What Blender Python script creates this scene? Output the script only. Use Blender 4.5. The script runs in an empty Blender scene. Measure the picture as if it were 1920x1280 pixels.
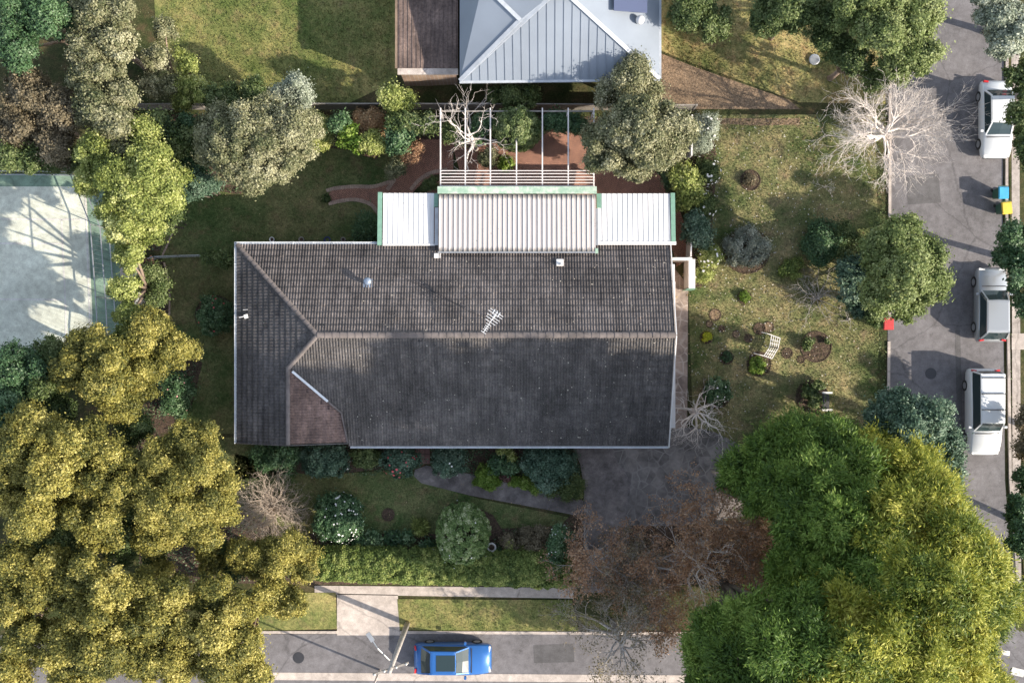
import bpy, bmesh, math, random
import numpy as np
from mathutils import Vector, Matrix

random.seed(7); RNG = np.random.default_rng(7)
sc = bpy.context.scene
COL = sc.collection

# ------------------------------------------------------------------ camera
CAMH = 60.0
cam_d = bpy.data.cameras.new("camera"); cam = bpy.data.objects.new("camera", cam_d); COL.objects.link(cam)
cam_d.lens = 36.0; cam_d.sensor_width = 36.0; cam_d.clip_end = 500; cam_d.clip_start = 0.5
cam.location = (0, 0, CAMH); cam.rotation_euler = (0, 0, 0)
sc.camera = cam
# ------------------------------------------------------------------ light
SUN_EL = math.radians(28.0); SUN_AZ = math.atan2(-0.375, 0.927)
sdir = Vector((math.cos(SUN_AZ)*math.cos(SUN_EL), math.sin(SUN_AZ)*math.cos(SUN_EL), math.sin(SUN_EL)))
sl = bpy.data.lights.new("sun", 'SUN'); sl.energy = 4.0; sl.angle = math.radians(0.55); sl.color = (1.0, 0.90, 0.76)
so = bpy.data.objects.new("sun", sl); COL.objects.link(so)
so.rotation_euler = (-sdir).to_track_quat('-Z', 'Y').to_euler(); so.location = (40, -16, 30)
w = bpy.data.worlds.new("World"); sc.world = w; w.use_nodes = True
nt = w.node_tree; bg = nt.nodes['Background']; bg.inputs[1].default_value = 0.15
sky = nt.nodes.new('ShaderNodeTexSky'); sky.sky_type = 'NISHITA'; sky.sun_disc = False
sky.sun_elevation = SUN_EL; sky.sun_rotation = math.atan2(sdir.x, sdir.y)
hs = nt.nodes.new('ShaderNodeHueSaturation'); hs.inputs['Saturation'].default_value = .62
nt.links.new(sky.outputs[0], hs.inputs['Color']); nt.links.new(hs.outputs[0], bg.inputs[0])
sc.view_settings.view_transform = 'Standard'; sc.view_settings.look = 'None'
sc.view_settings.gamma = 1.0; sc.view_settings.exposure = 0.97
try:
    sc.cycles.max_bounces = 6; sc.cycles.diffuse_bounces = 3; sc.cycles.transmission_bounces = 3
    sc.cycles.transparent_max_bounces = 6; sc.cycles.use_denoising = True
except Exception: pass

# ------------------------------------------------------------------ place helpers
def sst(t): t = np.clip(t, 0, 1); return t*t*(3-2*t)
def zg(x, y):
    """height of the ground: the block falls away towards its back left corner"""
    return -1.5*sst((2.0-x)/12.0)*sst((y+6.0)/8.0)
def P(px, py, z=0.0):
    f = (CAMH-z)/CAMH/32.0
    return Vector(((px-960)*f, (640-py)*f, z))
def G(px, py, dz=0.0):
    z = 0.0
    for _ in range(4):
        p = P(px, py, z); z = float(zg(p.x, p.y))+dz
    return P(px, py, z)
def R(pxlen, z=0.0): return pxlen/32.0*(CAMH-z)/CAMH

# ------------------------------------------------------------------ materials
MATS = {}
def newmat(name):
    m = bpy.data.materials.new(name); m.use_nodes = True; MATS[name] = m
    t = m.node_tree; b = t.nodes['Principled BSDF']
    return m, t, b
def nd(t, typ, **kw):
    n = t.nodes.new(typ)
    for k, v in kw.items(): setattr(n, k, v)
    return n
def ramp(t, fac, cols, interp='LINEAR'):
    r = nd(t, 'ShaderNodeValToRGB'); r.color_ramp.interpolation = interp
    el = r.color_ramp.elements
    while len(el) > 1: el.remove(el[-1])
    for i, (p, c) in enumerate(cols):
        e = el[0] if i == 0 else el.new(p)
        e.position = p; e.color = (c[0], c[1], c[2], 1)
    if fac is not None: t.links.new(fac, r.inputs[0])
    return r
def noise(t, vec, scale, detail=3, rough=.55):
    n = nd(t, 'ShaderNodeTexNoise'); n.inputs['Scale'].default_value = scale
    n.inputs['Detail'].default_value = detail; n.inputs['Roughness'].default_value = rough
    if vec is not None: t.links.new(vec, n.inputs['Vector'])
    return n
def mixc(t, fac, a, b, mode='MIX'):
    m = nd(t, 'ShaderNodeMix', data_type='RGBA', blend_type=mode)
    for s, v in ((m.inputs[0], fac), (m.inputs[6], a), (m.inputs[7], b)):
        if hasattr(v, 'links'): t.links.new(v, s)
        elif isinstance(v, (int, float)): s.default_value = v
        else: s.default_value = (v[0], v[1], v[2], 1)
    return m.outputs[2]
def pos(t): return nd(t, 'ShaderNodeNewGeometry').outputs['Position']
def bump(t, b, h, strength=.4, dist=.02):
    n = nd(t, 'ShaderNodeBump'); n.inputs['Strength'].default_value = strength; n.inputs['Distance'].default_value = dist
    t.links.new(h, n.inputs['Height']); t.links.new(n.outputs[0], b.inputs['Normal'])
def plain(name, c, rough=.6, metal=0.0, var=.12, scale=3.0, spec=.5):
    m, t, b = newmat(name)
    n = noise(t, pos(t), scale, 4)
    r = ramp(t, n.outputs[0], [(.3, [v*(1-var) for v in c]), (.7, [min(1, v*(1+var)) for v in c])])
    t.links.new(r.outputs[0], b.inputs['Base Color'])
    b.inputs['Roughness'].default_value = rough; b.inputs['Metallic'].default_value = metal
    b.inputs['Specular IOR Level'].default_value = spec
    return m
def leafmat(name, cols, trans=.25, rough=.55, spec=.35):
    """leaf colour by the leaf's own random value"""
    m, t, b = newmat(name)
    a = nd(t, 'ShaderNodeAttribute'); a.attribute_name = 'r'
    k = len(cols)
    r = ramp(t, a.outputs['Fac'], [(i/(k-1), c) for i, c in enumerate(cols)])
    t.links.new(r.outputs[0], b.inputs['Base Color'])
    b.inputs['Roughness'].default_value = rough; b.inputs['Specular IOR Level'].default_value = spec
    tr = nd(t, 'ShaderNodeBsdfTranslucent'); t.links.new(r.outputs[0], tr.inputs[0])
    mx = nd(t, 'ShaderNodeMixShader'); mx.inputs[0].default_value = trans
    out = [n for n in t.nodes if n.type == 'OUTPUT_MATERIAL'][0]
    t.links.new(b.outputs[0], mx.inputs[1]); t.links.new(tr.outputs[0], mx.inputs[2]); t.links.new(mx.outputs[0], out.inputs[0])
    return m
def grassmat(name, green, dry, bare, s1=.22, s2=1.3, lo=.38, hi=.62, baref=.62):
    m, t, b = newmat(name); p = pos(t)
    n1 = noise(t, p, s1, 4, .6); n2 = noise(t, p, s2, 5, .65); n3 = noise(t, p, 14, 3, .7)
    r1 = ramp(t, n1.outputs[0], [(lo, (0, 0, 0)), (hi, (1, 1, 1))])
    c = mixc(t, r1.outputs[0], green, dry)
    r2 = ramp(t, n2.outputs[0], [(baref-.12, (0, 0, 0)), (baref+.1, (1, 1, 1))])
    c = mixc(t, r2.outputs[0], c, bare)
    r3 = ramp(t, n3.outputs[0], [(.25, (.42, .43, .42)), (.75, (1.5, 1.5, 1.42))])
    c = mixc(t, 1.0, c, r3.outputs[0], 'MULTIPLY')
    n4 = noise(t, p, 4.5, 4, .7); r4 = ramp(t, n4.outputs[0], [(.32, (.66, .74, .66)), (.68, (1.3, 1.24, 1.2))]); c = mixc(t, 1.0, c, r4.outputs[0], 'MULTIPLY')
    n5 = noise(t, p, .9, 3, .6); r5 = ramp(t, n5.outputs[0], [(.36, (.74, .86, .72)), (.64, (1.2, 1.12, 1.1))]); c = mixc(t, 1.0, c, r5.outputs[0], 'MULTIPLY')
    a = nd(t, 'ShaderNodeAttribute'); a.attribute_name = 'r'
    t.links.new(c, b.inputs['Base Color']); b.inputs['Roughness'].default_value = .85
    b.inputs['Specular IOR Level'].default_value = .15
    bump(t, b, n3.outputs[0], .5, .05)
    return m

grassmat('lawn', (.10, .13, .052), (.34, .29, .17), (.23, .18, .125), lo=.34, hi=.66)
grassmat('lawn_back', (.125, .165, .072), (.20, .195, .10), (.19, .145, .09), baref=.64)
grassmat('lawn_neighbour', (.14, .16, .06), (.32, .29, .13), (.22, .18, .10), lo=.36, hi=.68, baref=.64)
grassmat('lawn_dry', (.17, .165, .07), (.40, .33, .17), (.32, .22, .13), lo=.34, hi=.6)
grassmat('ground_cover', (.05, .06, .025), (.09, .08, .045), (.10, .07, .045))
def mulchmat(name, c1, c2, c3):
    m, t, b = newmat(name); p = pos(t)
    n = noise(t, p, 9, 6, .75); v = nd(t, 'ShaderNodeTexVoronoi'); v.inputs['Scale'].default_value = 16; t.links.new(p, v.inputs['Vector'])
    r = ramp(t, n.outputs[0], [(.3, c1), (.5, c2), (.72, c3)])
    sv = nd(t, 'ShaderNodeSeparateColor'); t.links.new(v.outputs['Color'], sv.inputs[0])
    rv = ramp(t, sv.outputs[0], [(0, (.6, .6, .6)), (1, (1.35, 1.3, 1.25))]); c = mixc(t, 1.0, r.outputs[0], rv.outputs[0], 'MULTIPLY')
    t.links.new(c, b.inputs['Base Color']); b.inputs['Roughness'].default_value = .9
    bump(t, b, n.outputs[0], .8, .06); return m
mulchmat('mulch', (.045, .03, .02), (.09, .06, .042), (.16, .11, .08))
mulchmat('dry_soil', (.15, .10, .062), (.24, .17, .11), (.35, .26, .18))
def asphalt(name, c, crack=True, mottled=False):
    m, t, b = newmat(name); p = pos(t)
    n = noise(t, p, .35, 5, .6); n2 = noise(t, p, 30, 2, .6); n3 = noise(t, p, 2.2, 6, .7)
    r = ramp(t, n.outputs[0], [(.3, [v*.78 for v in c]), (.7, [v*1.2 for v in c])])
    r2 = ramp(t, n2.outputs[0], [(.3, (.8, .8, .8)), (.7, (1.2, 1.2, 1.2))])
    r3 = ramp(t, n3.outputs[0], [(.35, (.78, .77, .76)), (.65, (1.15, 1.15, 1.15))])
    cc = mixc(t, 1.0, mixc(t, 1.0, r.outputs[0], r2.outputs[0], 'MULTIPLY'), r3.outputs[0], 'MULTIPLY')
    if mottled:
        nm = noise(t, p, .8, 7, .72); rm_ = ramp(t, nm.outputs[0], [(.34, (.45, .44, .44)), (.48, (.82, .8, .8)), (.6, (1.1, 1.08, 1.06)), (.72, (1.75, 1.7, 1.64))]); cc = mixc(t, 1.0, cc, rm_.outputs[0], 'MULTIPLY')
    if crack:
        wob = noise(t, p, 1.5, 4, .7); q = mixc(t, .35, p, wob.outputs[1], 'ADD')
        v = nd(t, 'ShaderNodeTexVoronoi', feature='DISTANCE_TO_EDGE'); v.inputs['Scale'].default_value = .16; t.links.new(q, v.inputs['Vector'])
        rc = ramp(t, v.outputs['Distance'], [(.002, (.72, .72, .72)), (.008, (1, 1, 1))])
        st = noise(t, p, .9, 5, .75); rs = ramp(t, st.outputs[0], [(.28, (.62, .61, .6)), (.4, (1, 1, 1)), (.68, (1, 1, 1)), (.8, (1.18, 1.16, 1.12))])
        cc = mixc(t, 1.0, mixc(t, 1.0, cc, rc.outputs[0], 'MULTIPLY'), rs.outputs[0], 'MULTIPLY')
    t.links.new(cc, b.inputs['Base Color']); b.inputs['Roughness'].default_value = .9
    bump(t, b, n2.outputs[0], .3, .01); return m
asphalt('asphalt', (.17, .16, .165)); asphalt('concrete', (.40, .35, .315)); asphalt('driveway_concrete', (.25, .225, .215), False, True)
asphalt('pale_concrete', (.52, .45, .40)); asphalt('line_paint', (.68, .66, .62)); asphalt('court_green', (.64, .66, .56), False)
asphalt('road_patch', (.115, .11, .112), False); asphalt('court_surround', (.20, .29, .22))
def flagmat(name, stone, stone2, joint, scale):
    m, t, b = newmat(name); p = pos(t)
    nn = noise(t, p, 1.2, 2); off = mixc(t, .12, p, nn.outputs[1], 'ADD')
    v = nd(t, 'ShaderNodeTexVoronoi', feature='DISTANCE_TO_EDGE'); v.inputs['Scale'].default_value = scale; t.links.new(off, v.inputs['Vector'])
    v2 = nd(t, 'ShaderNodeTexVoronoi'); v2.inputs['Scale'].default_value = scale; t.links.new(off, v2.inputs['Vector'])
    sep = nd(t, 'ShaderNodeSeparateColor'); t.links.new(v2.outputs['Color'], sep.inputs[0])
    c = mixc(t, sep.outputs[0], stone, stone2)
    n = noise(t, p, .9, 7, .72); r = ramp(t, n.outputs[0], [(.32, (.42, .41, .41)), (.5, (.95, .94, .93)), (.7, (1.5, 1.46, 1.4))])
    c = mixc(t, 1.0, c, r.outputs[0], 'MULTIPLY')
    j = ramp(t, v.outputs['Distance'], [(.02, (1, 1, 1)), (.055, (0, 0, 0))])
    nj = noise(t, p, 1.0, 3); rj = ramp(t, nj.outputs[0], [(.4, (.15, .15, .15)), (.6, (1, 1, 1))])
    jf = mixc(t, 1.0, j.outputs[0], rj.outputs[0], 'MULTIPLY')
    c = mixc(t, jf, c, joint)
    t.links.new(c, b.inputs['Base Color']); b.inputs['Roughness'].default_value = .85
    bump(t, b, v.outputs['Distance'], .3, .02); return m
flagmat('flagstone', (.30, .235, .20), (.42, .33, .28), (.56, .48, .42), 1.5)
flagmat('dark_flagstone', (.16, .145, .14), (.25, .23, .22), (.30, .275, .26), 1.5)
def brickmat(name, c1, c2, mortar, rot=45, scale=1.0, bw=.23, bh=.076, mort=.012, off=.5):
    m, t, b = newmat(name); p = pos(t)
    mp = nd(t, 'ShaderNodeMapping'); mp.inputs['Rotation'].default_value = (0, 0, math.radians(rot)); t.links.new(p, mp.inputs[0])
    br = nd(t, 'ShaderNodeTexBrick'); br.offset = off; t.links.new(mp.outputs[0], br.inputs['Vector'])
    for k, v in (('Scale', scale), ('Mortar Size', mort), ('Brick Width', bw), ('Row Height', bh), ('Bias', 0.0), ('Mortar Smooth', .2)): br.inputs[k].default_value = v
    br.inputs['Color1'].default_value = (*c1, 1); br.inputs['Color2'].default_value = (*c2, 1); br.inputs['Mortar'].default_value = (*mortar, 1)
    n = noise(t, p, 1.1, 5, .65); r = ramp(t, n.outputs[0], [(.3, (.7, .7, .7)), (.7, (1.25, 1.22, 1.2))])
    c = mixc(t, 1.0, br.outputs[0], r.outputs[0], 'MULTIPLY')
    t.links.new(c, b.inputs['Base Color']); b.inputs['Roughness'].default_value = .85
    bump(t, b, br.outputs['Fac'], -.3, .01); return m, t, b, br
def herring():
    """two brick directions at right angles in a stepped checker, read as herringbone"""
    m, t, b, br = brickmat('brick_paving', (.50, .255, .175), (.36, .185, .135), (.12, .08, .06))
    p = pos(t)
    mp = nd(t, 'ShaderNodeMapping'); mp.inputs['Rotation'].default_value = (0, 0, math.radians(-45)); t.links.new(p, mp.inputs[0])
    b2 = nd(t, 'ShaderNodeTexBrick'); t.links.new(mp.outputs[0], b2.inputs['Vector'])
    for k, v in (('Scale', 1.0), ('Mortar Size', .012), ('Brick Width', .23), ('Row Height', .076)): b2.inputs[k].default_value = v
    b2.inputs['Color1'].default_value = (.53, .27, .185, 1); b2.inputs['Color2'].default_value = (.40, .21, .155, 1); b2.inputs['Mortar'].default_value = (.08, .05, .04, 1)
    wv = nd(t, 'ShaderNodeTexWave', wave_type='BANDS', bands_direction='X', wave_profile='TRI'); wv.inputs['Scale'].default_value = 1/(.32*1.0)*.5*.64
    t.links.new(p, wv.inputs['Vector'])
    gt = nd(t, 'ShaderNodeMath', operation='GREATER_THAN'); gt.inputs[1].default_value = .5; t.links.new(wv.outputs['Fac'], gt.inputs[0])
    c = mixc(t, gt.outputs[0], br.outputs[0], b2.outputs[0])
    n = noise(t, p, 1.1, 5, .65); r = ramp(t, n.outputs[0], [(.3, (.72, .72, .72)), (.7, (1.25, 1.22, 1.2))])
    c = mixc(t, 1.0, c, r.outputs[0], 'MULTIPLY')
    t.links.new(c, b.inputs['Base Color'])
herring()
brickmat('brick_wall', (.42, .30, .22), (.36, .25, .19), (.45, .42, .38), rot=0, bw=.23, bh=.086)
brickmat('edge_brick', (.52, .39, .31), (.44, .32, .25), (.3, .22, .18), rot=0, bw=.3, bh=.3)
brickmat('paver_tile', (.30, .17, .14), (.25, .14, .12), (.08, .06, .05), rot=0, bw=.3, bh=.3, mort=.014, off=0)

def tilemat(name, base, amp, moss=None, lichen=.0, hue=(1, 1, 1)):
    m, t, b = newmat(name); p = pos(t)
    uv = nd(t, 'ShaderNodeUVMap'); uv.uv_map = 'UVMap'
    fl = nd(t, 'ShaderNodeVectorMath', operation='FLOOR'); t.links.new(uv.outputs[0], fl.inputs[0])
    wn = nd(t, 'ShaderNodeTexWhiteNoise', noise_dimensions='2D'); t.links.new(fl.outputs[0], wn.inputs['Vector'])
    r = ramp(t, wn.outputs[0], [(0, [1-amp]*3), (.8, [1+amp*.4]*3), (1, [1+amp]*3)])
    n = noise(t, p, .45, 6, .62); rn = ramp(t, n.outputs[0], [(.3, [v*.6 for v in base]), (.5, base), (.72, [base[i]*1.6*hue[i] for i in range(3)])])
    c = mixc(t, 1.0, rn.outputs[0], r.outputs[0], 'MULTIPLY')
    mps = nd(t, 'ShaderNodeMapping'); mps.inputs['Scale'].default_value = (3.2, .5, .5); t.links.new(p, mps.inputs[0])
    n6 = noise(t, mps.outputs[0], 1.0, 5, .7); r6 = ramp(t, n6.outputs[0], [(.32, (.66, .66, .68)), (.52, (1, 1, 1)), (.74, (1.5, 1.46, 1.4))]); c = mixc(t, 1.0, c, r6.outputs[0], 'MULTIPLY')
    n2 = noise(t, p, 7, 6, .8); r2 = ramp(t, n2.outputs[0], [(.35, (.62, .62, .62)), (.65, (1.38, 1.38, 1.36))])
    c = mixc(t, 1.0, c, r2.outputs[0], 'MULTIPLY')
    if lichen:
        v = noise(t, p, 22, 3, .8); rv = ramp(t, v.outputs[0], [(.66-lichen, (0, 0, 0)), (.78-lichen, (1, 1, 1))])
        c = mixc(t, rv.outputs[0], c, (.30, .28, .26))
    t.links.new(c, b.inputs['Base Color']); b.inputs['Roughness'].default_value = .75; b.inputs['Specular IOR Level'].default_value = .3
    bump(t, b, n2.outputs[0], .25, .01); return m
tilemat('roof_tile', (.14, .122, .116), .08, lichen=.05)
tilemat('roof_tile_weathered_shaded', (.092, .083, .080), .17, lichen=.09)  # front slope: weather mottling and lichen, base colour also darkened to deepen its shade
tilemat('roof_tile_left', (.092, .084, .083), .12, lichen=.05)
tilemat('roof_tile_brown', (.175, .12, .105), .12, lichen=.0)
tilemat('roof_tile_neighbour', (.15, .11, .095), .15)
plain('ridge_cap', (.165, .14, .13), .8, var=.3, scale=2.5)
plain('white_paint', (.80, .77, .74), .45, var=.06)
plain('gutter_white', (.72, .74, .76), .4, var=.1)
plain('green_paint', (.20, .36, .27), .5, var=.12, scale=4)
def worn_green():
    m, t, b = newmat('worn_green_paint'); p = pos(t)
    n = noise(t, p, 2.0, 6, .7); r = ramp(t, n.outputs[0], [(.42, (.30, .44, .33)), (.56, (.50, .58, .48)), (.66, (.62, .60, .54)), (.8, (.25, .24, .2))])
    t.links.new(r.outputs[0], b.inputs['Base Color']); b.inputs['Roughness'].default_value = .6
worn_green()
def panmat(name, c, dirt, edge=.0):
    m, t, b = newmat(name); p = pos(t)
    uv = nd(t, 'ShaderNodeUVMap'); uv.uv_map = 'UVMap'
    sp = nd(t, 'ShaderNodeSeparateXYZ'); t.links.new(uv.outputs[0], sp.inputs[0])
    mp = nd(t, 'ShaderNodeMapping'); mp.inputs['Scale'].default_value = (9, .8, 1); t.links.new(p, mp.inputs[0])
    st = noise(t, mp.outputs[0], 1.0, 5, .7)
    rs = ramp(t, st.outputs[0], [(.3, [v*.86 for v in c]), (.6, c)])
    sk = noise(t, p, 8.0, 3, .6); rk = ramp(t, sk.outputs[0], [(.70, (0, 0, 0)), (.735, (1, 1, 1))])
    cc = mixc(t, rk.outputs[0], rs.outputs[0], (.09, .085, .08))
    if edge:
        d1 = nd(t, 'ShaderNodeMath', operation='SUBTRACT'); d1.inputs[0].default_value = 1.0; t.links.new(sp.outputs[1], d1.inputs[1])
        mn = nd(t, 'ShaderNodeMath', operation='MINIMUM'); t.links.new(sp.outputs[1], mn.inputs[0]); t.links.new(d1.outputs[0], mn.inputs[1])
        mp2 = nd(t, 'ShaderNodeMapping'); mp2.inputs['Scale'].default_value = (14, 2, 1); t.links.new(p, mp2.inputs[0])
        n2 = noise(t, mp2.outputs[0], 1.0, 4, .8)
        ml = nd(t, 'ShaderNodeMath', operation='MULTIPLY'); ml.inputs[1].default_value = .19; t.links.new(n2.outputs[0], ml.inputs[0])
        lt = nd(t, 'ShaderNodeMath', operation='SUBTRACT'); t.links.new(ml.outputs[0], lt.inputs[0]); t.links.new(mn.outputs[0], lt.inputs[1])
        re = ramp(t, lt.outputs[0], [(.01, (0, 0, 0)), (.07, (1, 1, 1))])
        cc = mixc(t, re.outputs[0], cc, (.16, .15, .14))
    t.links.new(cc, b.inputs['Base Color']); b.inputs['Roughness'].default_value = .5; return m
panmat('pan_white', (.80, .785, .78), .1); panmat('pan_cream', (.55, .50, .475), .3, edge=1)
plain('pan_seam', (.20, .19, .18), .7)
plain('metal_roof', (.25, .285, .335), .5, var=.1, scale=.4); plain('metal_cap', (.46, .49, .53), .5)
plain('galvanised', (.50, .51, .52), .4, .6); plain('aluminium', (.82, .82, .82), .4, .2)
plain('zinc_blue', (.30, .36, .45), .35, .4)
plain('timber', (.24, .17, .12), .8, var=.3); plain('grey_timber', (.30, .27, .24), .8, var=.25)
plain('pergola_paint', (.78, .72, .69), .5, var=.08)
plain('bark', (.20, .155, .12), .9, var=.35, scale=6); plain('dark_bark', (.10, .08, .06), .9, var=.35, scale=6)
plain('pale_bark', (.74, .66, .60), .85, var=.2, scale=5); plain('grey_bark', (.42, .38, .35), .85, var=.2, scale=5); plain('twig_brown', (.50, .41, .33), .85, var=.25, scale=5)
plain('tan_bark', (.30, .22, .17), .85, var=.2, scale=5)
plain('stone_white', (.72, .69, .66), .7, var=.12); plain('black_metal', (.04, .04, .045), .5)
plain('dark_seat', (.06, .06, .065), .6, var=.4, scale=12)
plain('hose_blue', (.04, .05, .25), .5); plain('terracotta', (.40, .2, .12), .8)
plain('flower_white', (.80, .78, .74), .6, var=.05); plain('flower_red', (.62, .10, .11), .6); plain('flower_pink', (.70, .36, .33), .6)
plain('bin_blue', (.06, .38, .60), .45); plain('bin_yellow', (.75, .52, .06), .45); plain('bin_red', (.55, .05, .05), .45); plain('bin_body', (.05, .12, .08), .5)
plain('tyre', (.03, .03, .03), .8); plain('rim', (.45, .46, .48), .35, .6)
m_, t_, b_ = newmat('car_glass'); b_.inputs['Base Color'].default_value = (.03, .05, .055, 1); b_.inputs['Roughness'].default_value = .06
m_, t_, b_ = newmat('window_glass'); b_.inputs['Base Color'].default_value = (.05, .07, .08, 1); b_.inputs['Roughness'].default_value = .08
m_, t_, b_ = newmat('solar_glass'); b_.inputs['Base Color'].default_value = (.10, .12, .20, 1); b_.inputs['Roughness'].default_value = .2
def paint(name, c, metal=.0):
    m, t, b = newmat(name); b.inputs['Base Color'].default_value = (*c, 1); b.inputs['Roughness'].default_value = .28
    b.inputs['Metallic'].default_value = metal; b.inputs['Coat Weight'].default_value = .6
paint('car_white', (.70, .72, .74)); paint('car_silver', (.36, .38, .40), .3); paint('car_blue', (.03, .14, .42), .2); paint('tail_red', (.6, .02, .02)); paint('lamp_clear', (.75, .75, .75)); paint('car_grey', (.16, .17, .19), .3)

# leaves ----------------------------------------------------------------
leafmat('leaf_olive', [(.07, .085, .022), (.17, .17, .042), (.40, .355, .082), (.68, .60, .21)], .32)
leafmat('leaf_yellowgreen', [(.07, .10, .025), (.22, .27, .065), (.46, .50, .15), (.74, .74, .34)], .36)
leafmat('leaf_greygreen', [(.06, .08, .035), (.17, .18, .085), (.33, .32, .18), (.54, .52, .34)], .25)
leafmat('leaf_dark', [(.03, .065, .03), (.06, .125, .05), (.11, .19, .08), (.24, .33, .18)], .15, .45)
leafmat('leaf_mid', [(.03, .055, .018), (.075, .115, .033), (.145, .19, .062), (.30, .34, .15)], .2)
leafmat('leaf_bluegreen', [(.03, .065, .038), (.07, .13, .078), (.13, .20, .13), (.27, .35, .25)], .15)
leafmat('leaf_bright', [(.08, .15, .02), (.14, .24, .03), (.25, .36, .06), (.40, .48, .14)], .3)
leafmat('leaf_lime', [(.25, .32, .02), (.45, .50, .03), (.6, .6, .06)], .25)
leafmat('leaf_conifer', [(.03, .07, .012), (.085, .155, .024), (.17, .27, .045), (.30, .40, .09)], .28)
leafmat('leaf_conifer_gold', [(.05, .10, .015), (.16, .21, .03), (.38, .39, .055), (.57, .54, .12)], .3)
leafmat('leaf_orange', [(.22, .12, .06), (.38, .22, .11), (.52, .33, .17), (.55, .42, .26)], .25)
leafmat('leaf_russet', [(.18, .105, .06), (.36, .21, .12), (.52, .31, .18), (.70, .50, .34)], .25)
leafmat('leaf_maroon', [(.08, .04, .035), (.16, .085, .07), (.25, .13, .11)], .2)
leafmat('leaf_silver', [(.13, .15, .10), (.30, .32, .25), (.52, .53, .44)], .2)
leafmat('leaf_pale', [(.20, .24, .16), (.36, .40, .30), (.55, .58, .48)], .25)
leafmat('leaf_hedge', [(.06, .10, .025), (.14, .20, .045), (.28, .34, .09), (.48, .50, .16)], .25)
leafmat('leaf_brown', [(.10, .085, .05), (.20, .165, .10), (.34, .28, .18)], .2)
leafmat('leaf_clip', [(.05, .10, .03), (.13, .21, .06), (.26, .36, .12), (.74, .75, .48)], .25)
leafmat('leaf_street', [(.08, .12, .035), (.16, .21, .06), (.25, .30, .11), (.36, .40, .18)], .28)
leafmat('petal', [(.55, .50, .42), (.75, .72, .66)], .2)
leafmat('fallen_leaf', [(.25, .14, .07), (.42, .30, .15), (.60, .48, .28)], .2)

# ------------------------------------------------------------------ object helpers
def mesh_np(name, V, polys, mat, parent=None, r=None, uv=None, smooth=False):
    """V (n,3); polys: array (m,k) of one polygon size, or a list of such arrays"""
    if isinstance(polys, np.ndarray): polys = [polys]
    me = bpy.data.meshes.new(name)
    V = np.asarray(V, dtype=np.float32)
    loops = np.concatenate([p.reshape(-1) for p in polys]).astype(np.int32)
    tot = np.concatenate([np.full(len(p), p.shape[1]) for p in polys]).astype(np.int32)
    st = np.concatenate([[0], np.cumsum(tot)[:-1]]).astype(np.int32)
    me.vertices.add(len(V)); me.vertices.foreach_set('co', V.reshape(-1))
    me.loops.add(len(loops)); me.loops.foreach_set('vertex_index', loops)
    me.polygons.add(len(tot)); me.polygons.foreach_set('loop_start', st)
    try: me.polygons.foreach_set('loop_total', tot)
    except Exception: pass
    me.update(calc_edges=True)
    if r is not None:
        a = me.attributes.new('r', 'FLOAT', 'POINT'); a.data.foreach_set('value', np.asarray(r, dtype=np.float32))
    if uv is not None:
        u = me.uv_layers.new(name='UVMap'); u.data.foreach_set('uv', np.asarray(uv, dtype=np.float32)[loops].reshape(-1))
    if smooth: me.polygons.foreach_set('use_smooth', np.ones(len(tot), dtype=bool))
    if isinstance(mat, str): mat = MATS[mat]
    me.materials.append(mat)
    o = bpy.data.objects.new(name, me); COL.objects.link(o)
    if parent is not None: o.parent = parent
    return o
def thing(name, label, cat, loc=(0, 0, 0), rz=0.0, group=None):
    o = bpy.data.objects.new(name, None); COL.objects.link(o); o.empty_display_size = .3
    o.location = loc; o.rotation_euler = (0, 0, rz); o['label'] = label; o['category'] = cat
    if group: o['group'] = group
    return o
def tag(o, label, cat, group=None):
    o['label'] = label; o['category'] = cat
    if group: o['group'] = group
    return o
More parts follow.
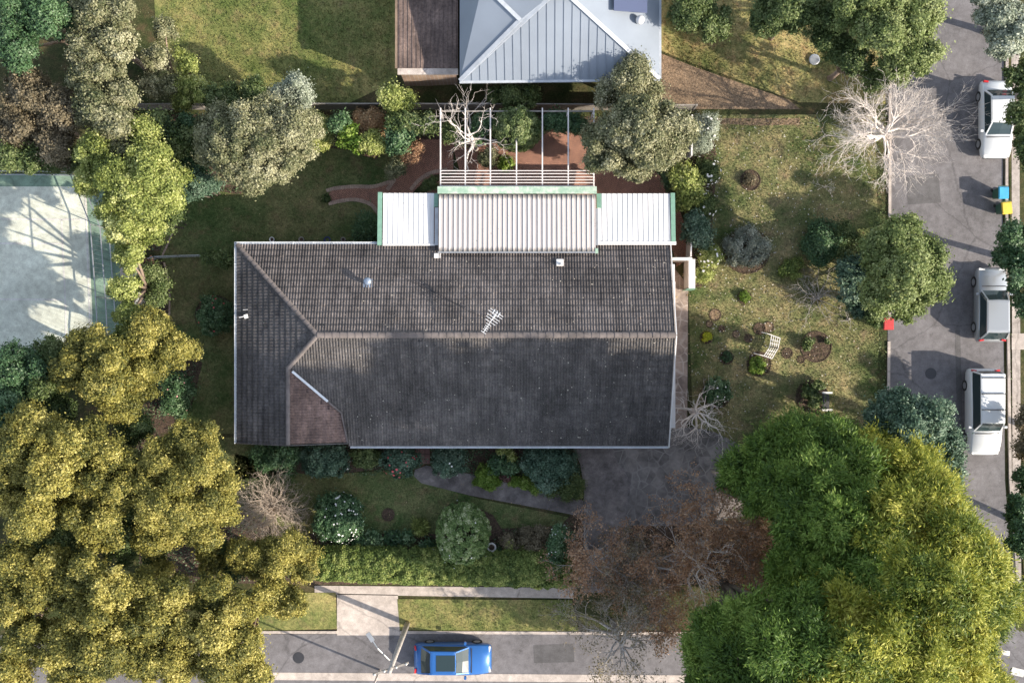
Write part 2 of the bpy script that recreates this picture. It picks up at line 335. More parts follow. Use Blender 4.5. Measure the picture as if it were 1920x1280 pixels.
class MB:
    """collects solid shapes for ONE mesh"""
    def __init__(s): s.v = []; s.f = []
    def add(s, vs, fs):
        n = len(s.v); s.v += [tuple(v) for v in vs]; s.f += [tuple(i+n for i in f) for f in fs]; return s
    def box(s, c, d, rz=0.0, M=None):
        hx, hy, hz = d[0]/2, d[1]/2, d[2]/2
        vs = [Vector((x, y, z)) for z in (-hz, hz) for x, y in ((-hx, -hy), (hx, -hy), (hx, hy), (-hx, hy))]
        m = M if M is not None else Matrix.Rotation(rz, 3, 'Z')
        vs = [m @ v + Vector(c) for v in vs]
        return s.add(vs, [(3, 2, 1, 0), (4, 5, 6, 7), (0, 1, 5, 4), (1, 2, 6, 5), (2, 3, 7, 6), (3, 0, 4, 7)])
    def bar(s, a, b, wd, ht, up=(0, 0, 1)):
        a = Vector(a); b = Vector(b); d = b-a; L = d.length; x = d/L; y = Vector(up).cross(x); y.normalize(); z = x.cross(y)
        M = Matrix((x, y, z)).transposed(); return s.box((a+b)/2, (L, wd, ht), M=M)
    def tube(s, pts, rads, n=8, cap=True):
        pts = [Vector(p) for p in pts]; base = len(s.v); vs = []; fs = []
        for i, p in enumerate(pts):
            d = (pts[min(i+1, len(pts)-1)]-pts[max(i-1, 0)]).normalized()
            a = Vector((1, 0, 0)) if abs(d.x) < .9 else Vector((0, 1, 0))
            u = d.cross(a).normalized(); v = d.cross(u)
            for k in range(n):
                t = 2*math.pi*k/n; vs.append(p+(u*math.cos(t)+v*math.sin(t))*rads[i])
        for i in range(len(pts)-1):
            for k in range(n):
                a0 = i*n+k; b0 = i*n+(k+1) % n; fs.append((a0, b0, b0+n, a0+n))
        if cap: fs.append(tuple(range(n))); fs.append(tuple(range((len(pts)-1)*n, len(pts)*n)))
        return s.add(vs, fs)
    def lathe(s, c, prof, n=16):
        vs = []; fs = []
        for r, z in prof:
            for k in range(n):
                t = 2*math.pi*k/n; vs.append((c[0]+r*math.cos(t), c[1]+r*math.sin(t), c[2]+z))
        for i in range(len(prof)-1):
            for k in range(n): fs.append((i*n+k, i*n+(k+1) % n, (i+1)*n+(k+1) % n, (i+1)*n+k))
        fs.append(tuple(range(n))[::-1]); fs.append(tuple(range((len(prof)-1)*n, len(prof)*n)))
        return s.add(vs, fs)
    def build(s, name, mat, parent=None, smooth=False, bevel=0.0):
        me = bpy.data.meshes.new(name); me.from_pydata(s.v, [], s.f)
        bm = bmesh.new(); bm.from_mesh(me); bmesh.ops.recalc_face_normals(bm, faces=bm.faces)
        if bevel:
            bmesh.ops.bevel(bm, geom=[e for e in bm.edges if len(e.link_faces) == 2 and e.calc_face_angle(0) > .5], offset=bevel, segments=2, affect='EDGES')
        bm.to_mesh(me); bm.free()
        if smooth:
            for p in me.polygons: p.use_smooth = True
        me.materials.append(MATS[mat] if isinstance(mat, str) else mat)
        o = bpy.data.objects.new(name, me); COL.objects.link(o)
        if parent is not None: o.parent = parent
        return o
def smooth_poly(pts, n=6, closed=True):
    out = []; m = len(pts)
    for i in range(m if closed else m-1):
        p0, p1, p2, p3 = (pts[(i+k) % m] if closed else pts[min(max(i+k, 0), m-1)] for k in (-1, 0, 1, 2))
        for j in range(n):
            t = j/n
            out.append(tuple(.5*((2*p1[a])+(-p0[a]+p2[a])*t+(2*p0[a]-5*p1[a]+4*p2[a]-p3[a])*t*t+(-p0[a]+3*p1[a]-3*p2[a]+p3[a])*t**3) for a in (0, 1)))
    if not closed: out.append(tuple(pts[-1]))
    return out
def sheet(name, poly, off, mat, parent=None, structure=True, smooth=0):
    """a polygon given on the photo's ground plane, draped on the terrain, off metres above it"""
    if smooth: poly = smooth_poly(poly, smooth)
    pts = [G(*p) for p in poly]
    bm = bmesh.new(); vs = [bm.verts.new((p.x, p.y, 0)) for p in pts]
    es = [bm.edges.new((vs[i], vs[(i+1) % len(vs)])) for i in range(len(vs))]
    bmesh.ops.triangle_fill(bm, use_beauty=True, edges=es)
    xs = [p.x for p in pts]; ys = [p.y for p in pts]
    if min(xs) < 2 and max(ys) > -6:
        step = 1.0
        for k in range(math.ceil(min(xs)/step), math.floor(min(max(xs), 3)/step)+1):
            bmesh.ops.bisect_plane(bm, geom=bm.verts[:]+bm.edges[:]+bm.faces[:], plane_co=(k*step, 0, 0), plane_no=(1, 0, 0))
        for k in range(math.ceil(max(min(ys), -7)/step), math.floor(max(ys)/step)+1):
            bmesh.ops.bisect_plane(bm, geom=bm.verts[:]+bm.edges[:]+bm.faces[:], plane_co=(0, k*step, 0), plane_no=(0, 1, 0))
    for v in bm.verts: v.co.z = float(zg(v.co.x, v.co.y))+off
    bmesh.ops.recalc_face_normals(bm, faces=bm.faces)
    if sum(f.normal.z for f in bm.faces) < 0: bmesh.ops.reverse_faces(bm, faces=bm.faces)
    me = bpy.data.meshes.new(name); bm.to_mesh(me); bm.free(); me.materials.append(MATS[mat])
    o = bpy.data.objects.new(name, me); COL.objects.link(o)
    if parent is not None: o.parent = parent
    elif structure: o['kind'] = 'structure'
    return o
def inpoly(X, Y, poly):
    ins = np.zeros(X.shape, bool); n = len(poly)
    for i in range(n):
        x1, y1 = poly[i]; x2, y2 = poly[(i+1) % n]
        if y1 == y2: continue
        c = ((y1 > Y) != (y2 > Y)) & (X < (x2-x1)*(Y-y1)/(y2-y1)+x1)
        ins ^= c
    return ins

# ------------------------------------------------------------------ terrain
def terrain():
    xs = np.concatenate([np.arange(-200, -40, 20), np.arange(-40, 40.1, .5), np.arange(60, 201, 20)])
    ys = xs.copy(); X, Y = np.meshgrid(xs, ys, indexing='ij')
    V = np.stack([X, Y, zg(X, Y)], -1).reshape(-1, 3); n = len(xs)
    i = np.arange(n-1)[:, None]*n+np.arange(n-1)[None, :]
    F = np.stack([i, i+n, i+n+1, i+1], -1).reshape(-1, 4)
    o = mesh_np('ground', V, F, 'ground_cover'); o['kind'] = 'structure'
terrain()
LAWN_BACK = [(300, 470), (330, 400), (345, 362), (440, 350), (560, 285), (620, 262), (745, 278), (770, 300), (735, 350), (710, 400), (760, 470), (700, 640), (600, 840), (590, 880), (440, 900), (330, 830), (318, 640)]
LAWN_FRONT = [(440, 850), (600, 890), (760, 880), (800, 905), (900, 935), (1095, 975), (1090, 1030), (700, 1020), (590, 1030), (440, 990)]
LAWN_RIGHT = [(1291, 215), (1640, 215), (1650, 560), (1640, 860), (1400, 850), (1300, 812), (1291, 560)]
sheet('side_lawn', LAWN_RIGHT, .008, 'lawn')
sheet('back_lawn', LAWN_BACK, .012, 'lawn_back')
sheet('front_lawn', LAWN_FRONT, .012, 'lawn_back')
sheet('neighbour_lawn', [(280, -120), (745, -120), (745, 150), (640, 200), (400, 190), (300, 150)], .012, 'lawn_neighbour')
sheet('corner_lawn', [(1238, -120), (1650, -120), (1660, 195), (1500, 192), (1300, 120), (1238, 95)], .012, 'lawn_dry')
sheet('mulch_bed', [(1238, 100), (1300, 125), (1480, 188), (1500, 205), (1238, 205)], .012, 'dry_soil')
sheet('far_lawn', [(-150, -120), (130, -120), (140, 318), (-150, 318)], .012, 'ground_cover')
# beds
sheet('garden_bed', [(735, 222), (1310, 222), (1310, 300), (1270, 360), (1240, 300), (1100, 270), (1030, 262), (960, 275), (880, 262), (820, 268), (775, 262)], .012, 'mulch')
sheet('garden_bed', [(262, 215), (745, 215), (760, 262), (700, 292), (640, 280), (600, 275), (450, 365), (360, 350), (320, 420), (300, 470), (262, 470)], .016, 'mulch')
sheet('garden_bed', [(262, 490), (312, 490), (318, 640), (380, 680), (360, 760), (330, 830), (440, 950), (600, 1040), (600, 1095), (262, 1090)], .016, 'mulch')
sheet('garden_bed', [(470, 820), (775, 822), (770, 880), (700, 880), (620, 890), (520, 885)], .018, 'mulch')
sheet('garden_bed', [(806, 825), (1070, 825), (1085, 870), (1091, 938), (990, 915), (890, 895), (810, 880)], .022, 'mulch')
sheet('garden_bed', [(580, 1000), (700, 1000), (820, 1000), (830, 950), (870, 938), (925, 965), (940, 990), (1050, 985), (1075, 960), (1110, 985), (1480, 985), (1480, 1095), (580, 1095)], .022, 'mulch')
sheet('garden_bed', [(1285, 222), (1330, 222), (1345, 300), (1335, 420), (1340, 500), (1318, 535), (1300, 540), (1285, 500)], .014, 'mulch')
sheet('garden_bed', [(1335, 222), (1500, 222), (1500, 234), (1420, 236), (1345, 232)], .014, 'dry_soil')
# roads and paths
sheet('street', [(1672, -150), (1884, -150), (1880, 400), (1884, 900), (1905, 1180), (1960, 1190), (1960, 1420), (400, 1420), (0, 1330), (-100, 1190), (1500, 1185), (1640, 1150), (1662, 900), (1664, 640), (1668, 420)], .02, 'asphalt')
sheet('street_verge', [(1884, -150), (2000, -150), (2000, 1150), (1925, 1150), (1905, 900), (1893, 400)], .05, 'ground_cover')
sheet('footpath', [(1895, -150), (1909, -150), (1914, 1120), (1898, 1120)], .056, 'concrete')
sheet('footpath', [(590, 1097), (1075, 1101), (1075, 1121), (590, 1113)], .03, 'pale_concrete')
sheet('nature_strip', [(745, 1122), (1072, 1124), (1085, 1183), (750, 1180)], .04, 'lawn_neighbour')
sheet('nature_strip', [(480, 1110), (630, 1110), (632, 1178), (480, 1182)], .04, 'lawn_neighbour')
sheet('driveway', [(632, 1112), (746, 1114), (750, 1190), (632, 1190)], .03, 'pale_concrete')
sheet('driveway', [(1095, 820), (1300, 812), (1420, 845), (1700, 860), (1700, 900), (1440, 960), (1180, 1000), (1178, 930), (1096, 920), (1088, 870), (1074, 838)], .016, 'driveway_concrete')
sheet('driveway', [(1095, 918), (1179, 920), (1179, 1110), (1095, 1110)], .024, 'driveway_concrete')
sheet('paving', [(1170, 828), (1300, 800), (1400, 842), (1420, 880), (1300, 945), (1180, 985), (1182, 905), (1150, 850)], .038, 'dark_flagstone', smooth=3)
sheet('path', [(1262, 500), (1290, 535), (1288, 830), (1262, 830)], .034, 'flagstone')
sheet('path', [(778, 880), (800, 872), (900, 892), (1000, 916), (1094, 938), (1094, 968), (1000, 950), (880, 928), (790, 905), (776, 892)], .036, 'driveway_concrete')
sheet('path', [(779, 820), (806, 820), (806, 869), (779, 869)], .042, 'paver_tile')
sheet('patio', [(845, 262), (960, 272), (1010, 258), (1030, 248), (1070, 250), (1110, 262), (1200, 300), (1250, 340), (1262, 350), (1300, 480), (1268, 500), (1262, 470), (812, 470), (800, 352), (862, 320)], .034, 'brick_paving')
PATH = [(612, 366), (625, 356), (665, 351), (700, 350), (730, 342), (750, 330), (775, 290), (790, 262), (850, 262), (850, 322), (815, 328), (795, 340), (775, 360), (770, 470), (712, 470), (712, 400), (698, 385), (668, 375), (640, 378), (620, 383), (612, 378)]
sheet('brick_path', PATH, .026, 'brick_paving')
sheet('path', [(510, 452), (700, 452), (700, 475), (510, 475)], .03, 'grey_timber')
sheet('access_strip', [(225, 440), (271, 440), (272, 600), (225, 600)], .02, 'pale_concrete')
# tennis court
sheet('tennis_court', [(-80, 326), (190, 326), (222, 400), (228, 700), (-80, 700)], .016, 'court_surround')
ct = sheet('court_surface', [(-80, 350), (128, 350), (162, 352), (170, 700), (-80, 700)], .03, 'court_green')
def line_strip(name, a, b, wpx, off, mat, parent=None):
    a = Vector(a); b = Vector(b); d = (b-a).normalized(); n = Vector((-d.y, d.x))*wpx/2
    return sheet(name, [tuple(a+n), tuple(b+n), tuple(b-n), tuple(a-n)], off, mat, parent)
for a, b in (((-80, 410), (160, 412)), ((-80, 456), (118, 457)), ((160, 352), (164, 690)), ((116, 412), (120, 690)), ((-80, 560), (118, 562))):
    line_strip('court_line', a, b, 3.0, .042, 'line_paint')
for a, b in (((1887, -150), (1886, 400)), ((1886, 400), (1893, 900)), ((1893, 900), (1912, 1150))):
    q = [G(*a), G(*b)]; MB().bar(q[0]+Vector((0, 0, .06)), q[1]+Vector((0, 0, .06)), .16, .13).build('kerb', 'concrete')['kind'] = 'structure'
for a, b in (((480, 1184), (632, 1184)), ((750, 1184), (1500, 1187)), ((1666, 640), (1664, 950)), ((1669, -150), (1667, 600))):
    q = [G(*a), G(*b)]; MB().bar(q[0]+Vector((0, 0, .04)), q[1]+Vector((0, 0, .04)), .16, .11).build('kerb', 'pale_concrete')['kind'] = 'structure'
line_strip('road_marking', (1878, 1222), (1893, 1224), 9, .03, 'line_paint'); line_strip('road_marking', (1896, 1256), (1920, 1262), 14, .03, 'line_paint')
line_strip('road_marking', (420, 1266), (1300, 1272), 14, .03, 'pale_concrete')
line_strip('path', (1896, 640), (1930, 640), 30, .07, 'pale_concrete')

# edging bricks
def edging(name, pts, mat, label, cat='edging', w=.22, bl=.11, gap=.012, h=.05, closed=False):
    pts = smooth_poly(pts, 8, closed); P3 = [G(*p) for p in pts]
    if closed: P3.append(P3[0])
    L = [0]
    for i in range(1, len(P3)): L.append(L[-1]+(P3[i]-P3[i-1]).length)
    m = MB(); s = bl/2
    while s < L[-1]:
        i = next(k for k in range(1, len(L)) if L[k] >= s); t = (s-L[i-1])/max(1e-6, L[i]-L[i-1])
        p = P3[i-1].lerp(P3[i], t); d = P3[i]-P3[i-1]
        m.box((p.x, p.y, zg(p.x, p.y)+.02+random.uniform(0, .012)), (bl-gap, w*random.uniform(.92, 1.06), h), math.atan2(d.y, d.x)+random.uniform(-.05, .05)); s += bl
    return tag(m.build(name, mat), label, cat)
edging('path_edging', [(612, 358), (630, 353), (665, 350), (700, 350), (730, 341), (742, 334)], 'edge_brick', 'pale brick edging along the upper side of the curved brick path')
edging('path_edging', [(616, 382), (645, 376), (670, 375), (696, 384), (710, 402)], 'edge_brick', 'pale brick edging along the lower curve of the brick path')
edging('path_edging', [(770, 356), (788, 336), (812, 323), (840, 318)], 'edge_brick', 'pale brick edging on the bend of the path near the pergola')
edging('path_edging', [(726, 356), (733, 347), (740, 337)], 'edge_brick', 'short row of pale bricks across the narrow end of the path')
edging('lawn_edging', [(304, 480), (316, 455), (330, 420), (345, 380)], 'edge_brick', 'thin brick edging curving round the back left of the lawn', w=.1, bl=.25)
edging('lawn_edging', [(308, 492), (318, 540), (318, 610), (326, 645)], 'edge_brick', 'thin brick edging beside the left fence planting', w=.1, bl=.25)

# grass blades, petals, leaves -------------------------------------------
def scatter_pts(poly, dens, holes=()):
    pw = [tuple(G(*p)[:2]) for p in poly]; xs = [p[0] for p in pw]; ys = [p[1] for p in pw]
    n = int((max(xs)-min(xs))*(max(ys)-min(ys))*dens)
    X = RNG.uniform(min(xs), max(xs), n); Y = RNG.uniform(min(ys), max(ys), n)
    k = inpoly(X, Y, pw)
    for h in holes:
        k &= ~inpoly(X, Y, [tuple(G(*p)[:2]) for p in h])
    return X[k], Y[k]
def grass(name, poly, dens, mat, label, h=.09, wd=.022, holes=()):
    X, Y = scatter_pts(poly, dens, holes); n = len(X); Z = zg(X, Y)+.01
    a = RNG.uniform(0, 2*np.pi, n); ln = RNG.uniform(.5, 1.2, n)*h; lean = RNG.uniform(.1, .9, n)*ln
    b = RNG.uniform(0, 2*np.pi, n)
    c = np.stack([X, Y, Z], 1); s = np.stack([np.cos(a), np.sin(a), 0*a], 1)*wd
    tip = c+np.stack([np.cos(b)*lean, np.sin(b)*lean, ln*.8], 1)
    V = np.stack([c-s, c+s, tip], 1).reshape(-1, 3); F = np.arange(3*n).reshape(-1, 3)
    o = mesh_np(name, V, F, mat); o['kind'] = 'stuff'; return tag(o, label, 'grass')
HOLES = [PATH, [(845, 262), (1300, 262), (1300, 480), (800, 480)]]
grass('grass', LAWN_RIGHT, 230, 'lawn', 'patchy winter grass of the sunny lawn right of the house')
grass('grass', LAWN_BACK, 170, 'lawn_back', 'shaded olive grass of the back lawn behind and left of the house', holes=HOLES)
grass('grass', LAWN_FRONT, 170, 'lawn_back', 'shaded grass of the front lawn below the house', holes=[[(776, 870), (1094, 930), (1094, 968), (776, 905)]])
grass('grass', [(300, -20), (735, -20), (735, 140), (640, 195), (400, 185), (320, 150)], 90, 'lawn_neighbour', 'bright green grass of the lawn behind the back fence', h=.12, wd=.035)
grass('grass', [(1245, -20), (1650, -20), (1660, 195), (1500, 190), (1300, 125), (1245, 100)], 90, 'lawn_dry', 'dry tan grass of the corner lawn near the street', h=.12, wd=.035)
grass('grass', [(748, 1124), (1072, 1126), (1083, 1180), (752, 1178)], 150, 'lawn_neighbour', 'green grass of the nature strip above the blue car', h=.12, wd=.03)
def litter(name, poly, n_m2, mat, label, s=(.03, .07), dz=.07):
    X, Y = scatter_pts(poly, n_m2); n = len(X); Z = zg(X, Y)+dz
    a = RNG.uniform(0, 2*np.pi, n); r = RNG.uniform(s[0], s[1], n); V = []
    for k in range(4):
        rr = r*(1 if k % 2 == 0 else .7); V.append(np.stack([X+rr*np.cos(a+k*np.pi/2), Y+rr*np.sin(a+k*np.pi/2), Z+RNG.uniform(-.012, .012, n)], 1))
    V = np.stack(V, 1).reshape(-1, 3)
    o = mesh_np(name, V, np.arange(4*n).reshape(-1, 4), mat, r=np.repeat(RNG.random(n), 4)); o['kind'] = 'stuff'; return tag(o, label, 'fallen leaves')
litter('fallen_petals', [(1300, 225), (1500, 225), (1605, 400), (1560, 420), (1470, 520), (1440, 800), (1300, 790)], 3.4, 'petal', 'small white petals and leaves strewn over the sunny lawn', (.025, .055))
litter('fallen_petals', LAWN_RIGHT, 1.6, 'petal', 'pale petals strewn thinly over the whole side lawn', (.022, .05))
litter('fallen_leaves', [(1291, 225), (1640, 225), (1640, 850), (1291, 800)], 3.0, 'fallen_leaf', 'tan fallen leaves scattered over the side lawn', (.025, .055))
litter('fallen_leaves', LAWN_BACK, .8, 'fallen_leaf', 'few tan leaves fallen on the back lawn', (.02, .045))
litter('fallen_leaves', [(440, 850), (1095, 880), (1095, 1020), (590, 1020)], .8, 'fallen_leaf', 'few tan leaves fallen on the front lawn', (.02, .045))
litter('fallen_leaves', [(1262, 215), (1640, 215), (1640, 240), (1262, 240)], 6, 'fallen_leaf', 'tan leaf litter along the back edge of the side lawn', (.03, .06))
litter('fallen_leaves', [(1262, 480), (1296, 480), (1296, 560), (1262, 560)], 12, 'fallen_leaf', 'leaf litter in the corner beside the white gate wall', (.03, .07))

# ------------------------------------------------------------------ foliage
def unit(v): return v/np.maximum(np.linalg.norm(v, axis=-1, keepdims=True), 1e-9)
def leaves(c, nrm, axis, ln, wd):
    """diamond leaves: centre, normal, long axis, length, width -> verts"""
    n = unit(nrm); a = unit(axis-n*np.sum(axis*n, -1, keepdims=True)); b = np.cross(n, a)
    ln = ln[:, None]; wd = wd[:, None]
    return np.stack([c-a*ln*.5, c+b*wd*.5+n*wd*.12, c+a*ln*.5, c-b*wd*.5+n*wd*.12], 1).reshape(-1, 3)
def crown_pts(lobes, cr, leaf, dens=1.0, style='leaf', low=-.35, jit=.18, drop=.08, upb=.3, aspect=.6, solid=.5):
    """lobes of many small leaf clumps; the clumps differ in size, depth and tint, and a few are left out"""
    C = []; N = []; A = []; Ls = []; Rr = []
    for lb in lobes:
        c = np.array(lb[0]); rv = np.array(lb[1]); rm = float(rv.mean())
        crr = min(cr*random.uniform(.75, 1.1), rm*.5); amp = min(crr*2.2*(jit/.18), rm*.38); tl = RNG.normal()*.10
        ph = RNG.uniform(0, 6.28, 4); fq = RNG.uniform(2.0, 5.0, 4)
        for layer in (0, 1):
            kk = (2.1, 1.3)[layer]
            nc = max(8, int(kk*4*math.pi*rm*rm*.7/(math.pi*crr*crr)))
            d = unit(RNG.normal(size=(nc*2, 3))); d = d[d[:, 2] > low][:nc]
            if layer == 0: d = d[RNG.random(len(d)) > drop]
            nc = len(d)
            wave = np.sin(fq[0]*2*d[:, 0]+ph[0])+np.sin(fq[1]*2*d[:, 1]+ph[1])+.6*np.sin(fq[2]*4*d[:, 0]+ph[2])*np.sin(fq[3]*4*d[:, 1]+ph[3])
            off = amp*(.34*wave-np.abs(RNG.normal(size=nc))*.50+.14) if layer == 0 else -amp*RNG.uniform(.7, 1.6, nc)
            cs = crr*RNG.uniform(.5, 1.2, nc)*(1, 1.3)[layer]
            cc = c+d*(rv-crr*.4+np.repeat(off[:, None], 3, 1))
            tc = RNG.random(nc)*.9+.1*(wave > 0)
            nl = np.maximum(5, (dens*solid*(2.1, 1.0)[layer]*4*math.pi*cs*cs*2.0/(leaf*leaf*aspect)).astype(int))
            idx = np.repeat(np.arange(nc), nl); m = len(idx)
            o = unit(RNG.normal(size=(m, 3)))
            dd = d[idx]
            o = np.where((np.sum(o*dd, 1, keepdims=True) < -.3), -o, o)
            rad = ((.25+np.abs(RNG.normal(size=m))*.62)*cs[idx] if jit > .06 else RNG.uniform(.3, 1.05, m)*cs[idx])[:, None]
            p = cc[idx]+o*rad*(1+.25*dd)
            if style == 'spray':
                ax = dd*.9+o*.45+np.array([0, 0, .2])+RNG.normal(size=(m, 3))*.15
                nr = unit(RNG.normal(size=(m, 3)))*.8+dd*.4+np.array([0, 0, .6])
            else:
                ax = RNG.normal(size=(m, 3)); nr = o*.5+dd*.35+np.array([0, 0, upb])+RNG.normal(size=(m, 3))*.5
            C.append(p); N.append(nr); A.append(ax)
            Ls.append(RNG.uniform(.55, 1.3, m)*leaf); Rr.append(np.clip(.62*tc[idx]+.42*RNG.random(m)-.02+tl, 0, 1))
    C = np.concatenate(C); L = np.concatenate(Ls)
    V = leaves(C, np.concatenate(N), np.concatenate(A), L, L*aspect)
    return V, np.repeat(np.concatenate(Rr), 4)
def foliage(name, root, lobes, mat, cr, leaf, **kw):
    V, r = crown_pts(lobes, cr, leaf, **kw); loc = np.array(root.location)
    return mesh_np(name, V-loc, np.arange(len(V)).reshape(-1, 4), mat, parent=root, r=r)
def lobe(px, py, rp, z, flat=.8):
    c = P(px, py, z); r = R(rp, z); return (tuple(c), (r, r, r*flat))
def limbs(root, base, tops, r0, mat, name='trunk'):
    """a tapered trunk with limbs that reach the crown's lobes"""
    m = MB(); b = Vector(base)-root.location; tp = [Vector(t)-root.location for t in tops]
    cen = sum(tp, Vector())/len(tp); zf = b.z+(min(t.z for t in tp)-b.z)*.45
    fork = Vector((b.x*.7+cen.x*.3, b.y*.7+cen.y*.3, zf))
    m.tube([b-Vector((0, 0, .2)), b.lerp(fork, .25)+Vector((.03, 0, 0)), fork], [r0*1.35, r0, r0*.82], 8)
    for t in tp:
        mid = fork.lerp(t, .5)+Vector((random.uniform(-.3, .3), random.uniform(-.3, .3), random.uniform(0, .4)))*r0*4
        m.tube([fork-Vector((0, 0, r0*.5)), mid, t], [r0*.7, r0*.42, r0*.12], 6)
    return m.build(name, mat, root, smooth=True)
def tree(name, label, cat, base, lobes, mat, cr=.45, leaf=.13, bark='bark', r0=.18, group=None, **kw):
    if kw.get('style') != 'spray':     # every big lobe carries smaller ones at its sides, so that the outline is uneven
        ex = []
        for l in lobes:
            ex.append((l[0], l[1], l[2]*(.88 if mat == 'leaf_olive' else .95), l[3]+random.uniform(-.6, .3)))
            a0 = random.uniform(0, 6.28)
            for j in range(4):
                a = a0+j*1.57+random.uniform(-.4, .4); q = random.uniform(.62, .98)
                ex.append((l[0]+math.cos(a)*l[2]*q, l[1]+math.sin(a)*l[2]*q, l[2]*random.uniform(.26, .42), l[3]+random.uniform(-1.1, .1)))
            a = random.uniform(0, 6.28); ex.append((l[0]+math.cos(a)*l[2]*.4, l[1]+math.sin(a)*l[2]*.4, l[2]*.45, l[3]+R(l[2])*.45))
        lobes_big = lobes; lobes = ex
    else: lobes_big = lobes
    L = [lobe(*l) for l in lobes]
    if base is None:
        bx = np.mean([l[0][0] for l in L]); by = np.mean([l[0][1] for l in L])
    else:
        g = G(*base); bx, by = g.x, g.y
    bz = float(zg(bx, by)); root = thing(name, label, cat, (bx, by, bz), 0, group)
    limbs(root, (bx, by, bz), [lobe(*l)[0] for l in lobes_big][:7], r0, bark)
    foliage('crown', root, L, mat, cr, leaf, **kw)
    return root
FLOWER = {}
def flower_mesh(mat, r):
    k = (mat, r)
    if k not in FLOWER:
        m = MB(); vs = [(0, 0, r*.25)]; fs = []
        for i in range(10):
            rr = r if i % 2 == 0 else r*.72; a = i*math.pi/5; vs.append((rr*math.cos(a), rr*math.sin(a), r*.12))
        fs = [(0, i+1, (i+1) % 10+1) for i in range(10)]
        vs.append((0, 0, -r*.3)); fs += [(11, (i+1) % 10+1, i+1) for i in range(10)]
        m.add(vs, fs); o = m.build('flower', mat); FLOWER[k] = o.data; bpy.data.objects.remove(o)
    return FLOWER[k]
def flowers(root, c, rv, n, mat, r=.06, side=None, low=.1, spread=1.18):
    for _ in range(n):
        while True:
            d = Vector(unit(RNG.normal(size=3)))
            if d.z > low and (side is None or d.dot(Vector(side)) > .2): break
        o = bpy.data.objects.new('flower', flower_mesh(mat, round(r*random.choice((.8, 1, 1.15)), 3))); COL.objects.link(o)
        o.parent = root; p = Vector((c[0]+d.x*rv[0]*spread, c[1]+d.y*rv[1]*spread, c[2]+d.z*rv[2]*spread)); o.location = p-root.location
        o.rotation_euler = d.to_track_quat('Z', 'Y').to_euler()
def shrub(name, label, px, py, rp, h, mat, leaf=.11, cr=.22, ell=1.0, group=None, fl=None, cat='shrub', jit=.13, tilt=0, **kw):
    """a bush standing on the ground: rp its radius in the photo, h its height"""
    g = G(px, py); zc = g.z+h*.5; c = P(px, py, zc); r = R(rp, zc)
    root = thing(name, label, cat, (c.x, c.y, float(zg(c.x, c.y))), 0, group)
    m = MB()
    for k in range(4):
        a = k*1.6+random.random(); m.tube([(0, 0, -.1), (math.cos(a)*r*.3, math.sin(a)*r*.3, h*.35), (math.cos(a)*r*.55, math.sin(a)*r*.55, h*.7)], [.04, .025, .01], 5)
    m.build('stem', 'dark_bark', root)
    L = [((c.x, c.y, zc), (r, r*ell, h*.52))]
    foliage('foliage', root, L, mat, cr, leaf, low=-.5, jit=jit, **kw)
    if fl:
        for f in (fl if isinstance(fl, list) else [fl]): flowers(root, (c.x, c.y, zc), (r, r*ell, h*.52), *f)
    return root
def clump_shrub(name, label, lobes, mat, cat='shrub', group=None, stem='dark_bark', fl=None, **kw):
    L = [lobe(*l) for l in lobes]; bx = np.mean([l[0][0] for l in L]); by = np.mean([l[0][1] for l in L])
    root = thing(name, label, cat, (bx, by, float(zg(bx, by))), 0, group)
    m = MB()
    for l in L:
        q = Vector(l[0])-root.location; m.tube([(q.x*.3, q.y*.3, -.1), (q.x*.6, q.y*.6, q.z*.5), q], [.05, .035, .015], 5)
    m.build('stem', stem, root)
    foliage('foliage', root, L, mat, kw.pop('cr', .28), kw.pop('leaf', .12), **kw)
    if fl:
        for f in fl:
            l = L[f[0]]; flowers(root, l[0], l[1], *f[1:])
    return root

